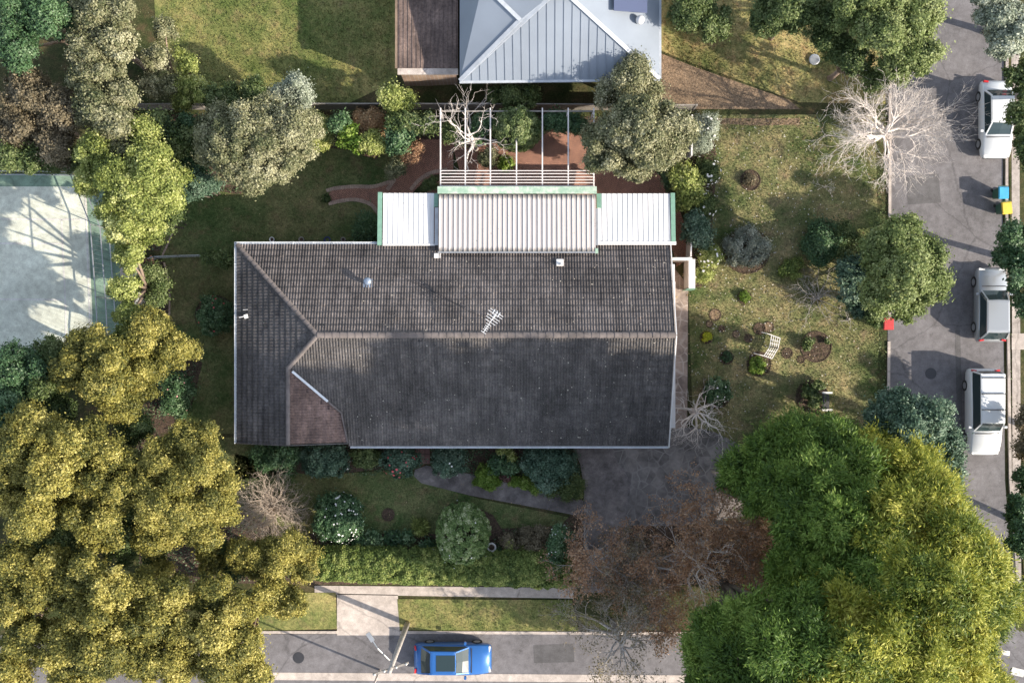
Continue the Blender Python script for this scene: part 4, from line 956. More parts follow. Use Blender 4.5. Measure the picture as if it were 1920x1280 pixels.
# ring beds on the lawn
def ring_bed(px, py, rp, label, soil='mulch', brick=False, rim='mulch'):
    g = G(px, py); r = rp/32; root = thing('ring_bed', label, 'garden bed', tuple(g), 0, 'small round beds cut into the lawns')
    vs = [(math.cos(a)*r*random.uniform(.94, 1.05), math.sin(a)*r*random.uniform(.94, 1.05), .026) for a in np.linspace(0, 2*math.pi, 28)[:-1]]
    vs2 = [(x, y, -.01) for x, y, z in vs]; n = len(vs)
    MB().add(vs+vs2, [tuple(range(n))]+[(i, (i+1) % n, n+(i+1) % n, n+i) for i in range(n)]).build('soil', soil, root)
    m = MB(); k = max(8, int(2*math.pi*r/.14))
    for i in range(k):
        a = 2*math.pi*i/k; m.box((math.cos(a)*(r+.02), math.sin(a)*(r+.02), .03), (.05, .12, random.uniform(.04, .075)), a+random.uniform(-.1, .1))
    m.build('rim', rim, root)
    return root
for a in ((1407, 338, 18, 'round bed with pale rim in the upper part of the side lawn', 'mulch'), (1400, 470, 42, 'large round bed under the grey green bush', 'mulch'),
          (1396, 557, 12, 'small round bed round the bright green cushion plant', 'dry_soil'), (1341, 590, 10, 'small dry round bed nearest the white screen', 'dry_soil'),
          (1330, 607, 5.5, 'tiny dry round bed between the dry bed and the lime one', 'dry_soil'), (1353, 616, 5, 'tiny dark round bed above right of the lime cushion', 'mulch'),
          (1325, 632, 11, 'round bed holding the lime yellow cushion plant', 'mulch'), (1362, 670, 12, 'dark ringed round bed with low greenery left of the white bench', 'mulch'),
          (1380, 626, 6, 'pinkish bare round patch in the middle of the lawn', 'dry_soil'), (1403, 634, 7, 'small dark round bed left of the white bench', 'mulch'),
          (1424, 616, 10, 'round bed with dead stalks at the upper end of the white bench', 'mulch'), (1441, 613, 9, 'pale dry round bed touching the top of the white bench', 'dry_soil'),
          (1476, 662, 9, 'dark round bed right of the white bench', 'mulch'), (1502, 674, 6, 'tiny round bed below the large dry ring', 'mulch'),
          (1530, 650, 28, 'large dry ringed bed on the right of the lawn', 'mulch'), (1522, 742, 29, 'large round bed beside the dark garden seat', 'mulch'),
          (1343, 737, 27, 'round bed under the dark bush with white flowers on the side lawn', 'mulch'), (1423, 682, 22, 'oval dark bed below the white bench', 'mulch'),
          (404, 592, 38, 'round bed under the dark camellia on the shaded left lawn', 'mulch'), (728, 964, 11, 'small round bed alone on the front lawn', 'mulch')):
    ring_bed(*a)

# ================================================================== SHRUBS
S = shrub
S('camellia', 'dark round camellia with a few red blooms on the shaded left lawn', 404, 592, 33, 2.0, 'leaf_dark', .13, .24, fl=(9, 'flower_red', .06), group='camellia bushes round the house')
S('cordyline', 'dark green bush against the left end of the white patio roof', 690, 432, 26, 1.8, 'leaf_dark', .24, .3, style='spray', aspect=.25, cat='shrub')
S('camellia', 'dark green clipped bush at the left end of the front wall', 520, 855, 42, 2.0, 'leaf_dark', .13, .26, ell=.72, group='camellia bushes round the house')
S('camellia', 'large blue green bush second from the left along the front wall', 608, 860, 45, 2.1, 'leaf_bluegreen', .13, .26, ell=.72, fl=(4, 'flower_white', .06, (1, -1, 0)), group='camellia bushes round the house')
S('viburnum', 'low plain green bush third from the left along the front wall', 687, 855, 28, 1.4, 'leaf_mid', .12, .22, ell=.8)
S('camellia', 'camellia covered in pink red blooms left of the tiled step', 750, 863, 30, 1.9, 'leaf_bluegreen', .12, .24, fl=(22, 'flower_red', .075), group='camellia bushes round the house')
S('camellia', 'round camellia with few white blooms right of the tiled step', 840, 862, 31, 1.8, 'leaf_bluegreen', .12, .24, fl=(5, 'flower_white', .06, (0, -1, .5)), group='camellia bushes round the house')
S('box_bush', 'small bright green ball on the edge of the front path', 912, 897, 23, 1.1, 'leaf_bright', .09, .18)
clump_shrub('viburnum', 'wide blue green bush filling the right end of the front bed', [(1010, 862, 34, 1.2), (1045, 868, 34, 1.3), (1025, 888, 30, 1.0)], 'leaf_bluegreen', leaf=.12)
clump_shrub('ground_cover_plant', 'low green planting along the curved kerb at the right end of the front bed', [(1075, 905, 16, .5), (1062, 918, 18, .5), (1035, 910, 18, .5), (1080, 922, 12, .4)], 'leaf_mid', leaf=.1, cat='plant')
clump_shrub('ground_cover_plant', 'strip of bright low plants beside the front path right of the small ball bush', [(965, 902, 11, .35), (985, 906, 12, .35), (1005, 915, 11, .35)], 'leaf_bright', leaf=.1, cat='plant')
clump_shrub('hydrangea', 'dark leafy plant in the front bed between the camellia and the wide bush', [(935, 868, 16, .8), (955, 875, 16, .7), (925, 880, 12, .6)], 'leaf_dark', leaf=.15)
clump_shrub('hydrangea', 'sparse yellowing shrub close under the front gutter', [(940, 846, 9, .9), (960, 858, 8, .9), (953, 845, 8, .8)], 'leaf_yellowgreen', leaf=.14, solid=.25)
clump_shrub('nandina', 'small reddish brown plant beside the bright ball bush', [(947, 893, 9, .5)], 'leaf_maroon', leaf=.1, cat='plant', solid=.3)
S('camellia', 'round front lawn camellia scattered with many white blooms', 632, 970, 44, 2.4, 'leaf_dark', .12, .26, fl=[(26, 'flower_white', .045), (30, 'flower_white', .055, (1, .1, .2))], group='camellia bushes round the house')
S('clipped_bush', 'tall domed variegated bush clipped round in the front garden', 866, 1000, 50, 3.0, 'leaf_clip', .10, .20, ell=1.12, jit=.05, fl=(10, 'flower_white', .05))
S('cordyline', 'small yellow green grassy plant on the front lawn left of the big clipped bush', 787, 990, 15, .8, 'leaf_yellowgreen', .3, .2, style='spray', aspect=.14, solid=.3, cat='plant')
clump_shrub('azalea', 'low brown and olive shrub right of the bird bath', [(950, 1015, 13, .6), (968, 1025, 14, .6), (985, 1008, 18, .7), (1000, 1022, 16, .7), (1015, 1000, 14, .7)], 'leaf_brown', leaf=.1, solid=.4)
clump_shrub('azalea', 'yellow tinged low shrub beside the bird bath', [(955, 1022, 9, .8), (975, 1030, 10, .8)], 'leaf_yellowgreen', leaf=.1, solid=.35)
clump_shrub('camellia', 'narrow dark camellia with small white blooms at the left of the russet trees', [(1050, 1000, 17, 1.6), (1042, 1025, 18, 1.8), (1040, 1045, 14, 1.5)], 'leaf_dark', group='camellia bushes round the house', fl=[(0, 12, 'flower_white', .045), (1, 12, 'flower_white', .045)])
# hedge along the front
t = thing('hedge', 'long clipped green hedge along the front boundary', 'hedge', tuple(G(830, 1060)))
L = []
for i, px in enumerate(range(600, 1075, 22)):
    yy = 1048+ (px-600)*.028
    L.append(lobe(px, yy, 25, 1.1, 1.0)); L.append(lobe(px+9, yy+17, 25, 1.1, 1.0))
foliage('foliage', t, L, 'leaf_hedge', .22, .1, dens=.5, jit=.05, drop=.02, low=-.2)
m = MB()
for px in range(600, 1070, 30): g = G(px, 1062)-t.location; m.tube([g, g+Vector((0, 0, .9))], [.04, .02], 5)
m.build('stem', 'dark_bark', t)
clump_shrub('ground_cover_plant', 'dark strappy plants between the front lawn and the hedge', [(640, 1018, 13, .5), (670, 1012, 14, .5), (700, 1010, 16, .5), (735, 1012, 16, .5), (765, 1010, 13, .5)], 'leaf_dark', leaf=.16, cat='plant', solid=.4)
clump_shrub('ground_cover_plant', 'dark low plants under the right side of the big clipped bush', [(930, 1042, 14, .4), (800, 1025, 14, .4), (985, 1045, 12, .4)], 'leaf_dark', leaf=.14, cat='plant', solid=.4)
# right lawn
S('lavender', 'round grey silver bush in a bed on the sunny lawn', 1401, 468, 37, 1.4, 'leaf_silver', .10, .26, jit=.14)
S('azalea', 'dark green spreading shrub right of the silver bush', 1543, 455, 38, 1.4, 'leaf_dark', .11, .3, jit=.2, ell=1.05)
clump_shrub('azalea', 'dark green shrub overlapping the right edge beyond the spreading shrub', [(1585, 440, 20, 1.0), (1580, 470, 16, .9)], 'leaf_mid', leaf=.1)
clump_shrub('pittosporum', 'glossy green bush in the lower right of the back corner', [(1590, 510, 26, 1.8), (1598, 545, 26, 1.8), (1610, 575, 20, 1.5), (1620, 500, 24, 1.9)], 'leaf_bluegreen', leaf=.15)
S('cushion_plant', 'bright green cushion plant in the small bed under the silver bush', 1396, 556, 10, .3, 'leaf_bright', .07, .1, cat='plant')
S('cushion_plant', 'lime yellow cushion plant left on the side lawn', 1325, 632, 8.5, .3, 'leaf_lime', .07, .1, cat='plant')
S('cushion_plant', 'leafy bright green cushion below the white bench', 1421, 686, 15, .45, 'leaf_bright', .10, .14, cat='plant')
S('cushion_plant', 'low dark plant filling the ringed bed left of the bench', 1362, 670, 10, .2, 'leaf_dark', .07, .1, cat='plant', solid=.25)
S('camellia', 'dark side lawn bush with white blooms on its right', 1341, 735, 23, 1.3, 'leaf_dark', .12, .24, fl=(14, 'flower_white', .055, (1, .2, .3)), group='camellia bushes round the house')
clump_shrub('ground_cover_plant', 'green leafy plants in the bed beside the dark seat', [(1518, 735, 13, .5), (1528, 750, 12, .5), (1535, 722, 9, .4)], 'leaf_mid', leaf=.14, cat='plant')
clump_shrub('ground_cover_plant', 'green tufts at the left of the large dry ring', [(1515, 640, 10, .3), (1512, 650, 8, .3), (1550, 640, 5, .2)], 'leaf_mid', leaf=.12, cat='plant', solid=.3)
clump_shrub('ground_cover_plant', 'faint green tuft inside the pale upper ring bed', [(1405, 338, 11, .2)], 'leaf_brown', leaf=.1, cat='plant', solid=.2)
clump_shrub('ground_cover_plant', 'low green growth in front of the bare tangled shrub', [(1475, 505, 14, .3), (1495, 495, 12, .3), (1490, 515, 10, .3)], 'leaf_hedge', leaf=.1, cat='plant', solid=.25)
# roses along the white fence
R_ = 'flowering roses along the white fence'
def rose(px, py, rp, h, n, label, mat='leaf_mid'):
    S('rose_bush', label, px, py, rp, h, mat, .09, .2, group=R_, fl=(n, 'flower_white', .08), solid=.32, jit=.3)
rose(1322, 240, 24, 1.5, 6, 'pale green rose at the top of the white fence', 'leaf_pale')
rose(1312, 272, 20, 1.4, 4, 'loose pale green rose below the topmost one', 'leaf_pale')
rose(1325, 322, 24, 1.4, 20, 'rose thick with cream blooms beside the bright green bush')
rose(1318, 385, 24, 1.4, 16, 'rose with many small white blooms right of the patio corner')
rose(1330, 480, 20, 1.4, 18, 'rose with white blooms next to the white screen', 'leaf_yellowgreen')
rose(1318, 515, 15, 1.1, 3, 'low straggly rose at the foot of the white screen', 'leaf_yellowgreen')
clump_shrub('gardenia', 'dark bush squeezed between the patio corner and the roses', [(1300, 415, 20, 1.5), (1310, 440, 22, 1.5), (1290, 435, 14, 1.2)], 'leaf_bluegreen', leaf=.13)
clump_shrub('citrus_tree', 'bright yellow green citrus bush at the right end of the paved yard', [(1280, 335, 26, 2.0), (1290, 360, 24, 1.9), (1275, 375, 18, 1.6)], 'leaf_yellowgreen', leaf=.16, dens=1.1)
clump_shrub('gardenia', 'shaded dark bush left of the bright citrus bush', [(1255, 335, 16, 1.2), (1262, 352, 12, 1.0)], 'leaf_dark', leaf=.13)
# back garden border, left to right
tree('tree', 'yellow green tree filling the upper left corner of the garden', 'tree', (262, 340), [(268, 250, 26, 4.5), (280, 300, 34, 5.2), (262, 340, 40, 5.5), (300, 345, 34, 4.8), (315, 370, 28, 4.0), (280, 385, 36, 4.5), (262, 420, 30, 4.0), (285, 435, 24, 3.4), (330, 330, 22, 3.8)], 'leaf_yellowgreen', .34, .135)
clump_shrub('laurel', 'dark evergreen shrub in the far upper left corner', [(285, 235, 26, 3.0), (310, 250, 24, 2.8), (325, 275, 24, 2.6), (350, 262, 20, 2.6)], 'leaf_mid', leaf=.16, cr=.35)
clump_shrub('laurel', 'very dark shrub in the gap behind the grey green tree', [(350, 235, 20, 1.8), (345, 300, 20, 1.6), (370, 320, 18, 1.6)], 'leaf_dark', leaf=.15, cr=.3)
clump_shrub('pittosporum', 'small leaved blue green bush between the corner tree and the grey green tree', [(365, 345, 22, 2.0), (385, 352, 18, 1.7), (350, 365, 16, 1.6), (400, 345, 14, 1.5)], 'leaf_bluegreen', leaf=.11)
clump_shrub('laurel', 'dark green low bush below the corner tree', [(325, 405, 16, 1.3), (312, 425, 14, 1.1)], 'leaf_mid', leaf=.14)
tree('tree', 'broad grey green tree in the back garden', 'tree', (470, 270), [(400, 250, 34, 4.6), (390, 285, 26, 4.2), (430, 270, 40, 5.4), (470, 240, 42, 5.8), (510, 260, 44, 5.6), (550, 245, 38, 5.2), (575, 235, 28, 4.6), (540, 285, 36, 4.8), (480, 300, 42, 5.2), (440, 310, 32, 4.6), (475, 335, 30, 4.0), (520, 310, 32, 4.2), (560, 275, 26, 4.2), (500, 220, 34, 4.8), (420, 225, 30, 4.4)], 'leaf_greygreen', .30, .125, dens=1.0)
S('murraya', 'yellow green bush at the right shoulder of the grey green tree', 600, 250, 22, 2.4, 'leaf_yellowgreen', .11, .26, ell=1.4)
clump_shrub('hydrangea', 'light green leafy plant left of the orange bush', [(650, 250, 14, 1.2), (665, 262, 16, 1.2), (645, 268, 12, 1.0), (675, 275, 12, .9), (660, 240, 10, 1.2)], 'leaf_bright', leaf=.18, dens=.9)
clump_shrub('laurel', 'dark shrub hiding in the gap left of the light green plant', [(628, 235, 14, 1.4), (640, 225, 14, 1.5)], 'leaf_dark', leaf=.14)
S('nandina', 'round orange and cream foliage bush by the back fence', 698, 240, 32, 2.4, 'leaf_orange', .10, .26)
clump_shrub('viburnum', 'yellow edged green bush below the orange bush', [(695, 268, 20, 1.3), (712, 272, 14, 1.2)], 'leaf_yellowgreen', leaf=.12)
clump_shrub('azalea', 'pinkish brown low shrub at the edge of the back lawn', [(700, 282, 13, .8), (688, 284, 10, .7)], 'leaf_maroon', leaf=.1)
clump_shrub('laurel', 'dark glossy bush right of the orange bush', [(745, 262, 22, 1.8), (757, 248, 18, 1.8), (735, 275, 14, 1.4)], 'leaf_dark', leaf=.15)
clump_shrub('viburnum', 'mid green shrub against the back fence left of the bare tree', [(745, 230, 20, 2.0), (775, 235, 18, 1.9), (800, 235, 18, 1.8), (760, 225, 14, 2.0)], 'leaf_mid', leaf=.15)
clump_shrub('azalea', 'faded pinkish olive shrub bending over the brick path', [(770, 290, 15, .9), (758, 300, 12, .8), (780, 280, 12, .8)], 'leaf_russet', leaf=.09, solid=.35)
clump_shrub('azalea', 'grey green shrub beside the narrow part of the brick path', [(745, 315, 16, .9), (735, 322, 12, .7)], 'leaf_greygreen', leaf=.1)
S('clipped_bush', 'round clipped dark bush standing through the pergola', 968, 244, 45, 3.9, 'leaf_mid', .13, .26, ell=.85, jit=.05)
clump_shrub('laurel', 'dark shrubs against the fence left of the round clipped bush', [(905, 235, 20, 1.8), (930, 240, 16, 1.6), (895, 255, 14, 1.3)], 'leaf_dark', leaf=.14)
clump_shrub('laurel', 'dark shrubs against the fence right of the round clipped bush', [(1030, 230, 18, 1.8), (1055, 232, 18, 1.8), (1085, 235, 18, 1.7)], 'leaf_dark', leaf=.14)
clump_shrub('viburnum', 'low green shrub at the foot of the small bare tree', [(845, 250, 18, 1.0), (865, 258, 14, .8)], 'leaf_mid', leaf=.12)
clump_shrub('azalea', 'olive shrub growing in the paving under the bare branches', [(910, 300, 14, 1.0), (920, 290, 12, 1.0)], 'leaf_greygreen', leaf=.1)
S('cushion_plant', 'bright green low plant in the paving under the pergola', 948, 306, 14, .5, 'leaf_bright', .12, .15, cat='plant')
clump_shrub('ground_cover_plant', 'strappy plants in the corner between path and patio roof', [(812, 345, 10, .5), (802, 350, 10, .4)], 'leaf_mid', leaf=.25, style='spray', aspect=.16, cat='plant', solid=.35)
S('ground_cover_plant', 'small green tuft at the tip of the curved brick path', 612, 372, 8, .3, 'leaf_mid', .09, .1, cat='plant')
tree('tree', 'broad leafy tree over the right of the paved yard', 'tree', (1195, 262), [(1125, 262, 32, 4.4), (1160, 240, 36, 5.2), (1200, 250, 40, 5.6), (1245, 240, 38, 5.2), (1275, 245, 28, 4.6), (1220, 290, 34, 4.6), (1150, 290, 32, 4.4), (1180, 310, 24, 3.8), (1200, 325, 16, 3.4), (1255, 280, 26, 4.4), (1120, 300, 22, 3.8), (1190, 215, 34, 5.0)], 'leaf_greygreen', .32, .14)
# left fence planting
clump_shrub('azalea', 'dark shrub beside the left fence just below the garden fence', [(285, 515, 18, 1.2), (298, 535, 16, 1.1), (290, 560, 18, 1.2)], 'leaf_mid', leaf=.12)
S('murraya', 'rounded yellow green bush at the left edge beside the low white wall', 268, 532, 18, 1.8, 'leaf_yellowgreen', .13, .22)
clump_shrub('azalea', 'pink flowered dead headed shrub near the end of the garden fence', [(275, 498, 12, .9)], 'leaf_maroon', leaf=.1, solid=.3)
clump_shrub('climbing_plant', 'low green creeper on the rail fence near the house corner', [(390, 484, 12, .8), (408, 484, 12, .9), (428, 482, 14, .9), (440, 486, 10, .8), (420, 496, 9, .5)], 'leaf_mid', leaf=.12, solid=.4, cat='plant')
tree('tree', 'golden olive tree at the left edge level with the middle of the house', 'tree', (262, 640), [(275, 610, 28, 5.0), (262, 640, 30, 5.2), (300, 625, 24, 4.6), (330, 650, 26, 4.6), (355, 655, 18, 4.2), (310, 670, 28, 4.8), (280, 690, 32, 5.0), (265, 730, 26, 4.6), (300, 600, 16, 4.2)], 'leaf_olive', .30, .12, drop=.15, bark='tan_bark')
S('camellia', 'dark camellia with dropped pink blooms between the two golden trees', 330, 735, 30, 2.2, 'leaf_dark', .12, .26, fl=(16, 'flower_pink', .06), ell=1.3, group='camellia bushes round the house')
litter('fallen_petals', [(340, 700), (378, 700), (380, 760), (350, 780)], 14, 'leaf_maroon', 'dark pink petals dropped on the soil right of the camellia', (.02, .05))
tree('tree', 'large golden olive tree in the lower left corner of the garden', 'tree', (300, 930), [(345, 825, 34, 6.0), (385, 815, 24, 5.6), (300, 860, 36, 6.4), (270, 900, 34, 6.4), (380, 870, 36, 6.4), (415, 900, 28, 5.6), (330, 900, 30, 6.8), (290, 950, 40, 6.8), (350, 960, 40, 6.6), (400, 950, 34, 6.0), (425, 965, 20, 5.2), (380, 1000, 30, 5.6), (320, 1000, 30, 5.8), (280, 1010, 30, 5.6), (420, 930, 22, 5.0)], 'leaf_olive', .32, .12, drop=.14, bark='tan_bark', r0=.24)
tree('tree', 'lighter golden tree at the bottom left beside the hedge', 'tree', (500, 1040), [(505, 1035, 28, 4.2), (540, 1025, 26, 4.2), (560, 1040, 28, 4.0), (520, 1055, 32, 4.4), (480, 1050, 28, 4.2), (450, 1040, 28, 4.0), (570, 1070, 22, 3.8)], 'leaf_olive', .30, .115, bark='tan_bark')
clump_shrub('laurel', 'dark green bush between the two golden trees at the bottom', [(430, 1040, 22, 2.8), (445, 1065, 22, 2.8), (410, 1060, 18, 2.4), (290, 1045, 22, 2.6)], 'leaf_mid', leaf=.13)
clump_shrub('murraya', 'small orange yellow bush at the bottom edge between the golden trees', [(385, 1030, 18, 3.2), (395, 1055, 20, 3.2), (300, 1065, 18, 3.0)], 'leaf_olive', leaf=.15)
# bare shrubs and trees
def tangle(name, label, px, py, rp, h, bark, n=60, group=None, thick=.018, depth=2):
    g = G(px, py); root = thing(name, label, 'bare shrub', tuple(g), 0, group); segs = []; r = rp/32
    for k in range(n):
        a = random.uniform(0, 2*math.pi); e = random.uniform(.15, 1.4)
        st = np.array([math.cos(a)*r*.35*random.random(), math.sin(a)*r*.35*random.random(), h*random.uniform(.1, .5)])
        segs.append((0, 0, h*.12, *st, thick*1.2, thick))
        branch(segs, st, (math.cos(a), math.sin(a), e), r*random.uniform(.5, .8), thick, depth, kids=(3, 3), spread=.8, wob=.28, grav=-.03, nseg=5, zmin=.1)
    seg_mesh('branches', segs, bark, root); MB().tube([(0, 0, -.1), (0, 0, h*.5)], [.12, .06], 6).build('stem', bark, root); return root
tangle('bare_shrub', 'leafless tangle of pale brown stems left of the front lawn', 513, 948, 66, 2.2, 'twig_brown', 150, thick=.024)
tangle('bare_shrub', 'leafless twiggy shrub with grey lichened stems on the right of the side lawn', 1530, 560, 52, 1.0, 'grey_bark', 26, thick=.02)
tangle('bare_shrub', 'small leafless shrub near the right edge below the glossy bush', 1590, 598, 22, .6, 'grey_bark', 9, thick=.014, depth=1)
bare_tree('bare_tree', 'large pale leafless tree at the upper right corner of the lawn', 1640, 258, 6.0, 'pale_bark', 18, 2.2, .20, depth=4, kids=(5, 4, 4, 2), spread=.7, rise=.6, lens=.64, wob=.17, grav=.0, lean=(-1.1, -.7))
bare_tree('bare_tree', 'small knobbly grey leafless tree over the flagstone path', 1297, 770, 3.4, 'pale_bark', 13, 1.55, .15, depth=3, kids=(3, 3, 2), spread=.9, rise=.45, lens=.66, wob=.28)
bare_tree('bare_tree', 'white branched leafless magnolia growing through the pergola', 892, 280, 5.0, 'pale_bark', 11, 1.9, .14, depth=3, kids=(3, 3, 3, 2), spread=.9, rise=.5, lens=.66, wob=.25, lean=(-.4, .3))
bare_tree('bare_tree', 'small low twiggy leafless plant below the big pale tree', 1545, 352, .8, 'pale_bark', 6, .5, .015, depth=2, kids=(3, 3), spread=.8, rise=.3)
RU = 'russet half bare trees along the front right'
def russet(label, px, py, h, L0, n, mat='leaf_russet', bark='grey_bark', limbs_=15, lf=.12): bare_tree('russet_tree', label, px, py, h, bark, limbs_, L0, .15, depth=4, kids=(3, 3, 3, 2), spread=.75, rise=.7, lens=.66, thick=1.25, sparse=(mat, int(n*.38), lf, .13), group=RU, cat='tree')
russet('russet half bare tree nearest the front path', 1105, 1035, 5.0, 1.45, 16000)
russet('russet half bare tree in the middle of the front right group', 1215, 1035, 5.5, 1.4, 15000)
russet('reddest half bare tree beside the big green conifer', 1318, 965, 6.5, 1.7, 22000)
russet('low russet tree at the front boundary below the driveway', 1165, 1062, 5.0, 1.4, 12000, 'leaf_brown')
russet('pale barked bare tree with few orange leaves at the bottom edge', 1290, 1030, 7.0, 1.6, 5000, 'leaf_orange', 'pale_bark', 13)
russet('russet tree with pale limbs at the lower boundary beside the conifer', 1400, 1060, 5.5, 1.5, 12000)
russet('russet tree in the shade between the pale barked tree and the conifer', 1370, 1020, 5.5, 1.5, 12000)

def cover(poly, n_m2, mat, label, h=.22, leaf=.11, name='ground_cover_plants'):
    X, Y = scatter_pts(poly, n_m2); n = len(X)
    den = np.sin(X*2.3+1)+np.sin(Y*2.9)+np.sin(X*5.1+Y*4.3); k = den > -.9; X = X[k]; Y = Y[k]; n = len(X)
    Z = zg(X, Y)+.04+RNG.random(n)*h*(.5+.5*np.sin(X*3.7)*np.sin(Y*3.1)); ls = RNG.uniform(.5, 1.3, n)*leaf
    V = leaves(np.stack([X, Y, Z], 1), RNG.normal(size=(n, 3))*.6+np.array([0, 0, 1.0]), RNG.normal(size=(n, 3)), ls, ls*.55)
    o = mesh_np(name, V, np.arange(4*n).reshape(-1, 4), mat, r=np.repeat(RNG.random(n), 4)); o['kind'] = 'stuff'; tag(o, label, 'ground cover')
cover([(470, 830), (775, 830), (770, 885), (620, 895), (520, 890)], 130, 'leaf_dark', 'dark ground cover between the bushes along the front wall left of the step')
cover([(806, 830), (1070, 830), (1085, 870), (1090, 936), (990, 912), (890, 892), (810, 880)], 200, 'leaf_dark', 'dark ground cover between the bushes of the front bed')
cover([(585, 1005), (820, 1010), (930, 990), (1045, 990), (1045, 1040), (585, 1030)], 120, 'leaf_dark', 'dark ground cover between the front lawn and the hedge')
cover([(262, 215), (745, 215), (760, 262), (700, 292), (640, 280), (600, 275), (450, 365), (360, 350), (320, 420), (300, 470), (262, 470)], 90, 'leaf_dark', 'dark ground cover under the back border trees')
cover([(735, 215), (1310, 215), (1300, 260), (1100, 250), (1030, 240), (960, 262), (880, 258), (775, 258)], 140, 'leaf_mid', 'leafy ground cover along the back fence')
cover([(262, 490), (308, 490), (315, 640), (375, 680), (355, 760), (330, 830), (430, 950), (590, 1040), (590, 1090), (262, 1090)], 90, 'leaf_dark', 'dark ground cover under the left boundary trees')
cover([(1285, 222), (1326, 222), (1342, 300), (1332, 420), (1337, 500), (1318, 532), (1300, 530), (1298, 400)], 120, 'leaf_mid', 'leafy ground cover under the roses')
cover([(1110, 1000), (1480, 990), (1480, 1095), (1110, 1095)], 60, 'leaf_brown', 'brown leaf litter and weeds under the russet trees', h=.1)
cover([(1640, 215), (1662, 215), (1660, 860), (1640, 860)], 70, 'leaf_mid', 'ragged weeds along the kerb of the right street', h=.15)
cover([(1886, 0), (1894, 0), (1900, 1100), (1892, 1100)], 40, 'leaf_mid', 'weeds along the far kerb of the right street', h=.08)
# ================================================================== CONIFERS and STREET TREES
CON = 'tall green conifers at the street corner'
def conifer(label, base, lobes, mat='leaf_conifer', group=CON, under=True, **kw):
    L = list(lobes)
    if under:      # the crown is deep: broad skirts below the visible tops, away from the garden
        for (x, y, r, z) in lobes:
            for k, s in ((.74, 1.0), (.5, 1.0)): L.append((x, y, r*s, z*k, 1.3))
    return tree('conifer', label, 'conifer', base, L, mat, kw.pop('cr', .46), kw.pop('leaf', .24), style='spray', drop=.2, aspect=.24, bark='dark_bark', r0=.3, group=group, jit=.22, low=-.3, dens=kw.pop('dens', .5), **kw)
conifer('huge dark green feathery conifer inside the lower right corner of the garden', (1400, 860),
    [(1445, 855, 48, 8), (1500, 835, 48, 8.8), (1560, 830, 46, 9), (1390, 885, 38, 7.5), (1470, 915, 52, 11), (1540, 905, 56, 12.3), (1600, 880, 44, 10.5), (1500, 975, 52, 13), (1560, 985, 56, 14), (1610, 950, 46, 13.2), (1515, 1040, 52, 13), (1580, 1050, 46, 14), (1425, 930, 34, 9.0), (1480, 1075, 44, 12), (1555, 1100, 48, 14.5), (1620, 1085, 46, 15)])
conifer('tall golden green conifer overhanging the right street', (1560, 930), [(1640, 850, 44, 8), (1700, 880, 52, 9.5), (1740, 940, 56, 13.5), (1690, 960, 56, 14), (1780, 1010, 54, 15), (1650, 1010, 50, 14.5), (1740, 1000, 44, 7.5), (1690, 940, 40, 6)], 'leaf_conifer_gold', cr=.45, leaf=.22)
conifer('golden green conifer at the far lower right', (1600, 1020), [(1820, 1060, 54, 15), (1840, 1130, 54, 15), (1780, 1110, 60, 18), (1720, 1080, 60, 17.5), (1700, 1150, 56, 17), (1800, 1190, 54, 15)], 'leaf_conifer_gold', cr=.45, leaf=.22)
conifer('deep green conifer left of the golden ones at the bottom', (1340, 1060), [(1345, 1195, 52, 13), (1400, 1165, 46, 15), (1450, 1215, 58, 18), (1385, 1250, 54, 16), (1500, 1140, 50, 15.5), (1520, 1210, 58, 18), (1320, 1240, 36, 11), (1335, 1300, 48, 13), (1430, 1300, 54, 17)], cr=.45, leaf=.22)
conifer('mixed green and gold conifer in the middle of the bottom group', (1480, 1080), [(1600, 1150, 54, 16), (1550, 1130, 46, 14.5), (1590, 1230, 58, 18.5), (1660, 1210, 54, 18), (1630, 1290, 54, 18), (1730, 1240, 56, 18), (1700, 1310, 54, 17), (1530, 1300, 54, 18)], 'leaf_conifer_gold', cr=.45, leaf=.22)
conifer('golden conifer at the bottom right corner behind the others', (1600, 1150), [(1800, 1265, 54, 14), (1845, 1300, 44, 12), (1770, 1330, 54, 16)], 'leaf_conifer_gold', cr=.45, leaf=.22)
# a street conifer just outside the frame, whose shade falls on the front lawn
conifer('tall conifer just below the bottom edge of the picture', (1560, 1170), [(1640, 1390, 64, 18), (1560, 1380, 60, 17), (1720, 1400, 60, 17), (1480, 1370, 50, 14)], cr=.6, leaf=.34, dens=.5)
ST = 'broad street trees along the right street'
def stree(label, base, lobes, mat, **kw): return tree('street_tree', label, 'tree', base, lobes, mat, kw.pop('cr', .34), kw.pop('leaf', .15), group=kw.pop('group', ST), r0=.2, **kw)
stree('round green street tree halfway up the right street', (1650, 520), [(1690, 450, 42, 6.5), (1730, 480, 38, 6.5), (1745, 530, 34, 6), (1690, 520, 46, 7.5), (1650, 480, 36, 6), (1650, 550, 38, 6), (1700, 570, 34, 5.5)], 'leaf_street', dens=.9)
stree('dark green street tree between the conifer and the white wagon', (1680, 790), [(1680, 770, 38, 6), (1740, 790, 40, 6.5), (1770, 840, 36, 6), (1700, 810, 40, 7), (1775, 890, 30, 5.5), (1650, 790, 30, 5.5)], 'leaf_bluegreen', dens=.9)
stree('green street tree at the top of the right street', (1640, 60), [(1600, 20, 40, 6.5), (1650, 60, 44, 7), (1700, 50, 42, 6.5), (1720, 100, 36, 6), (1680, 120, 34, 5.5), (1730, 20, 34, 6), (1650, 0, 44, 7)], 'leaf_street', dens=.9)
stree('pale silvery tree over the far side of the right street at the top', (1850, 60), [(1870, 30, 34, 5.5), (1880, 80, 32, 5), (1905, 50, 34, 5.5), (1860, -10, 34, 5.5)], 'leaf_pale', dens=.8)
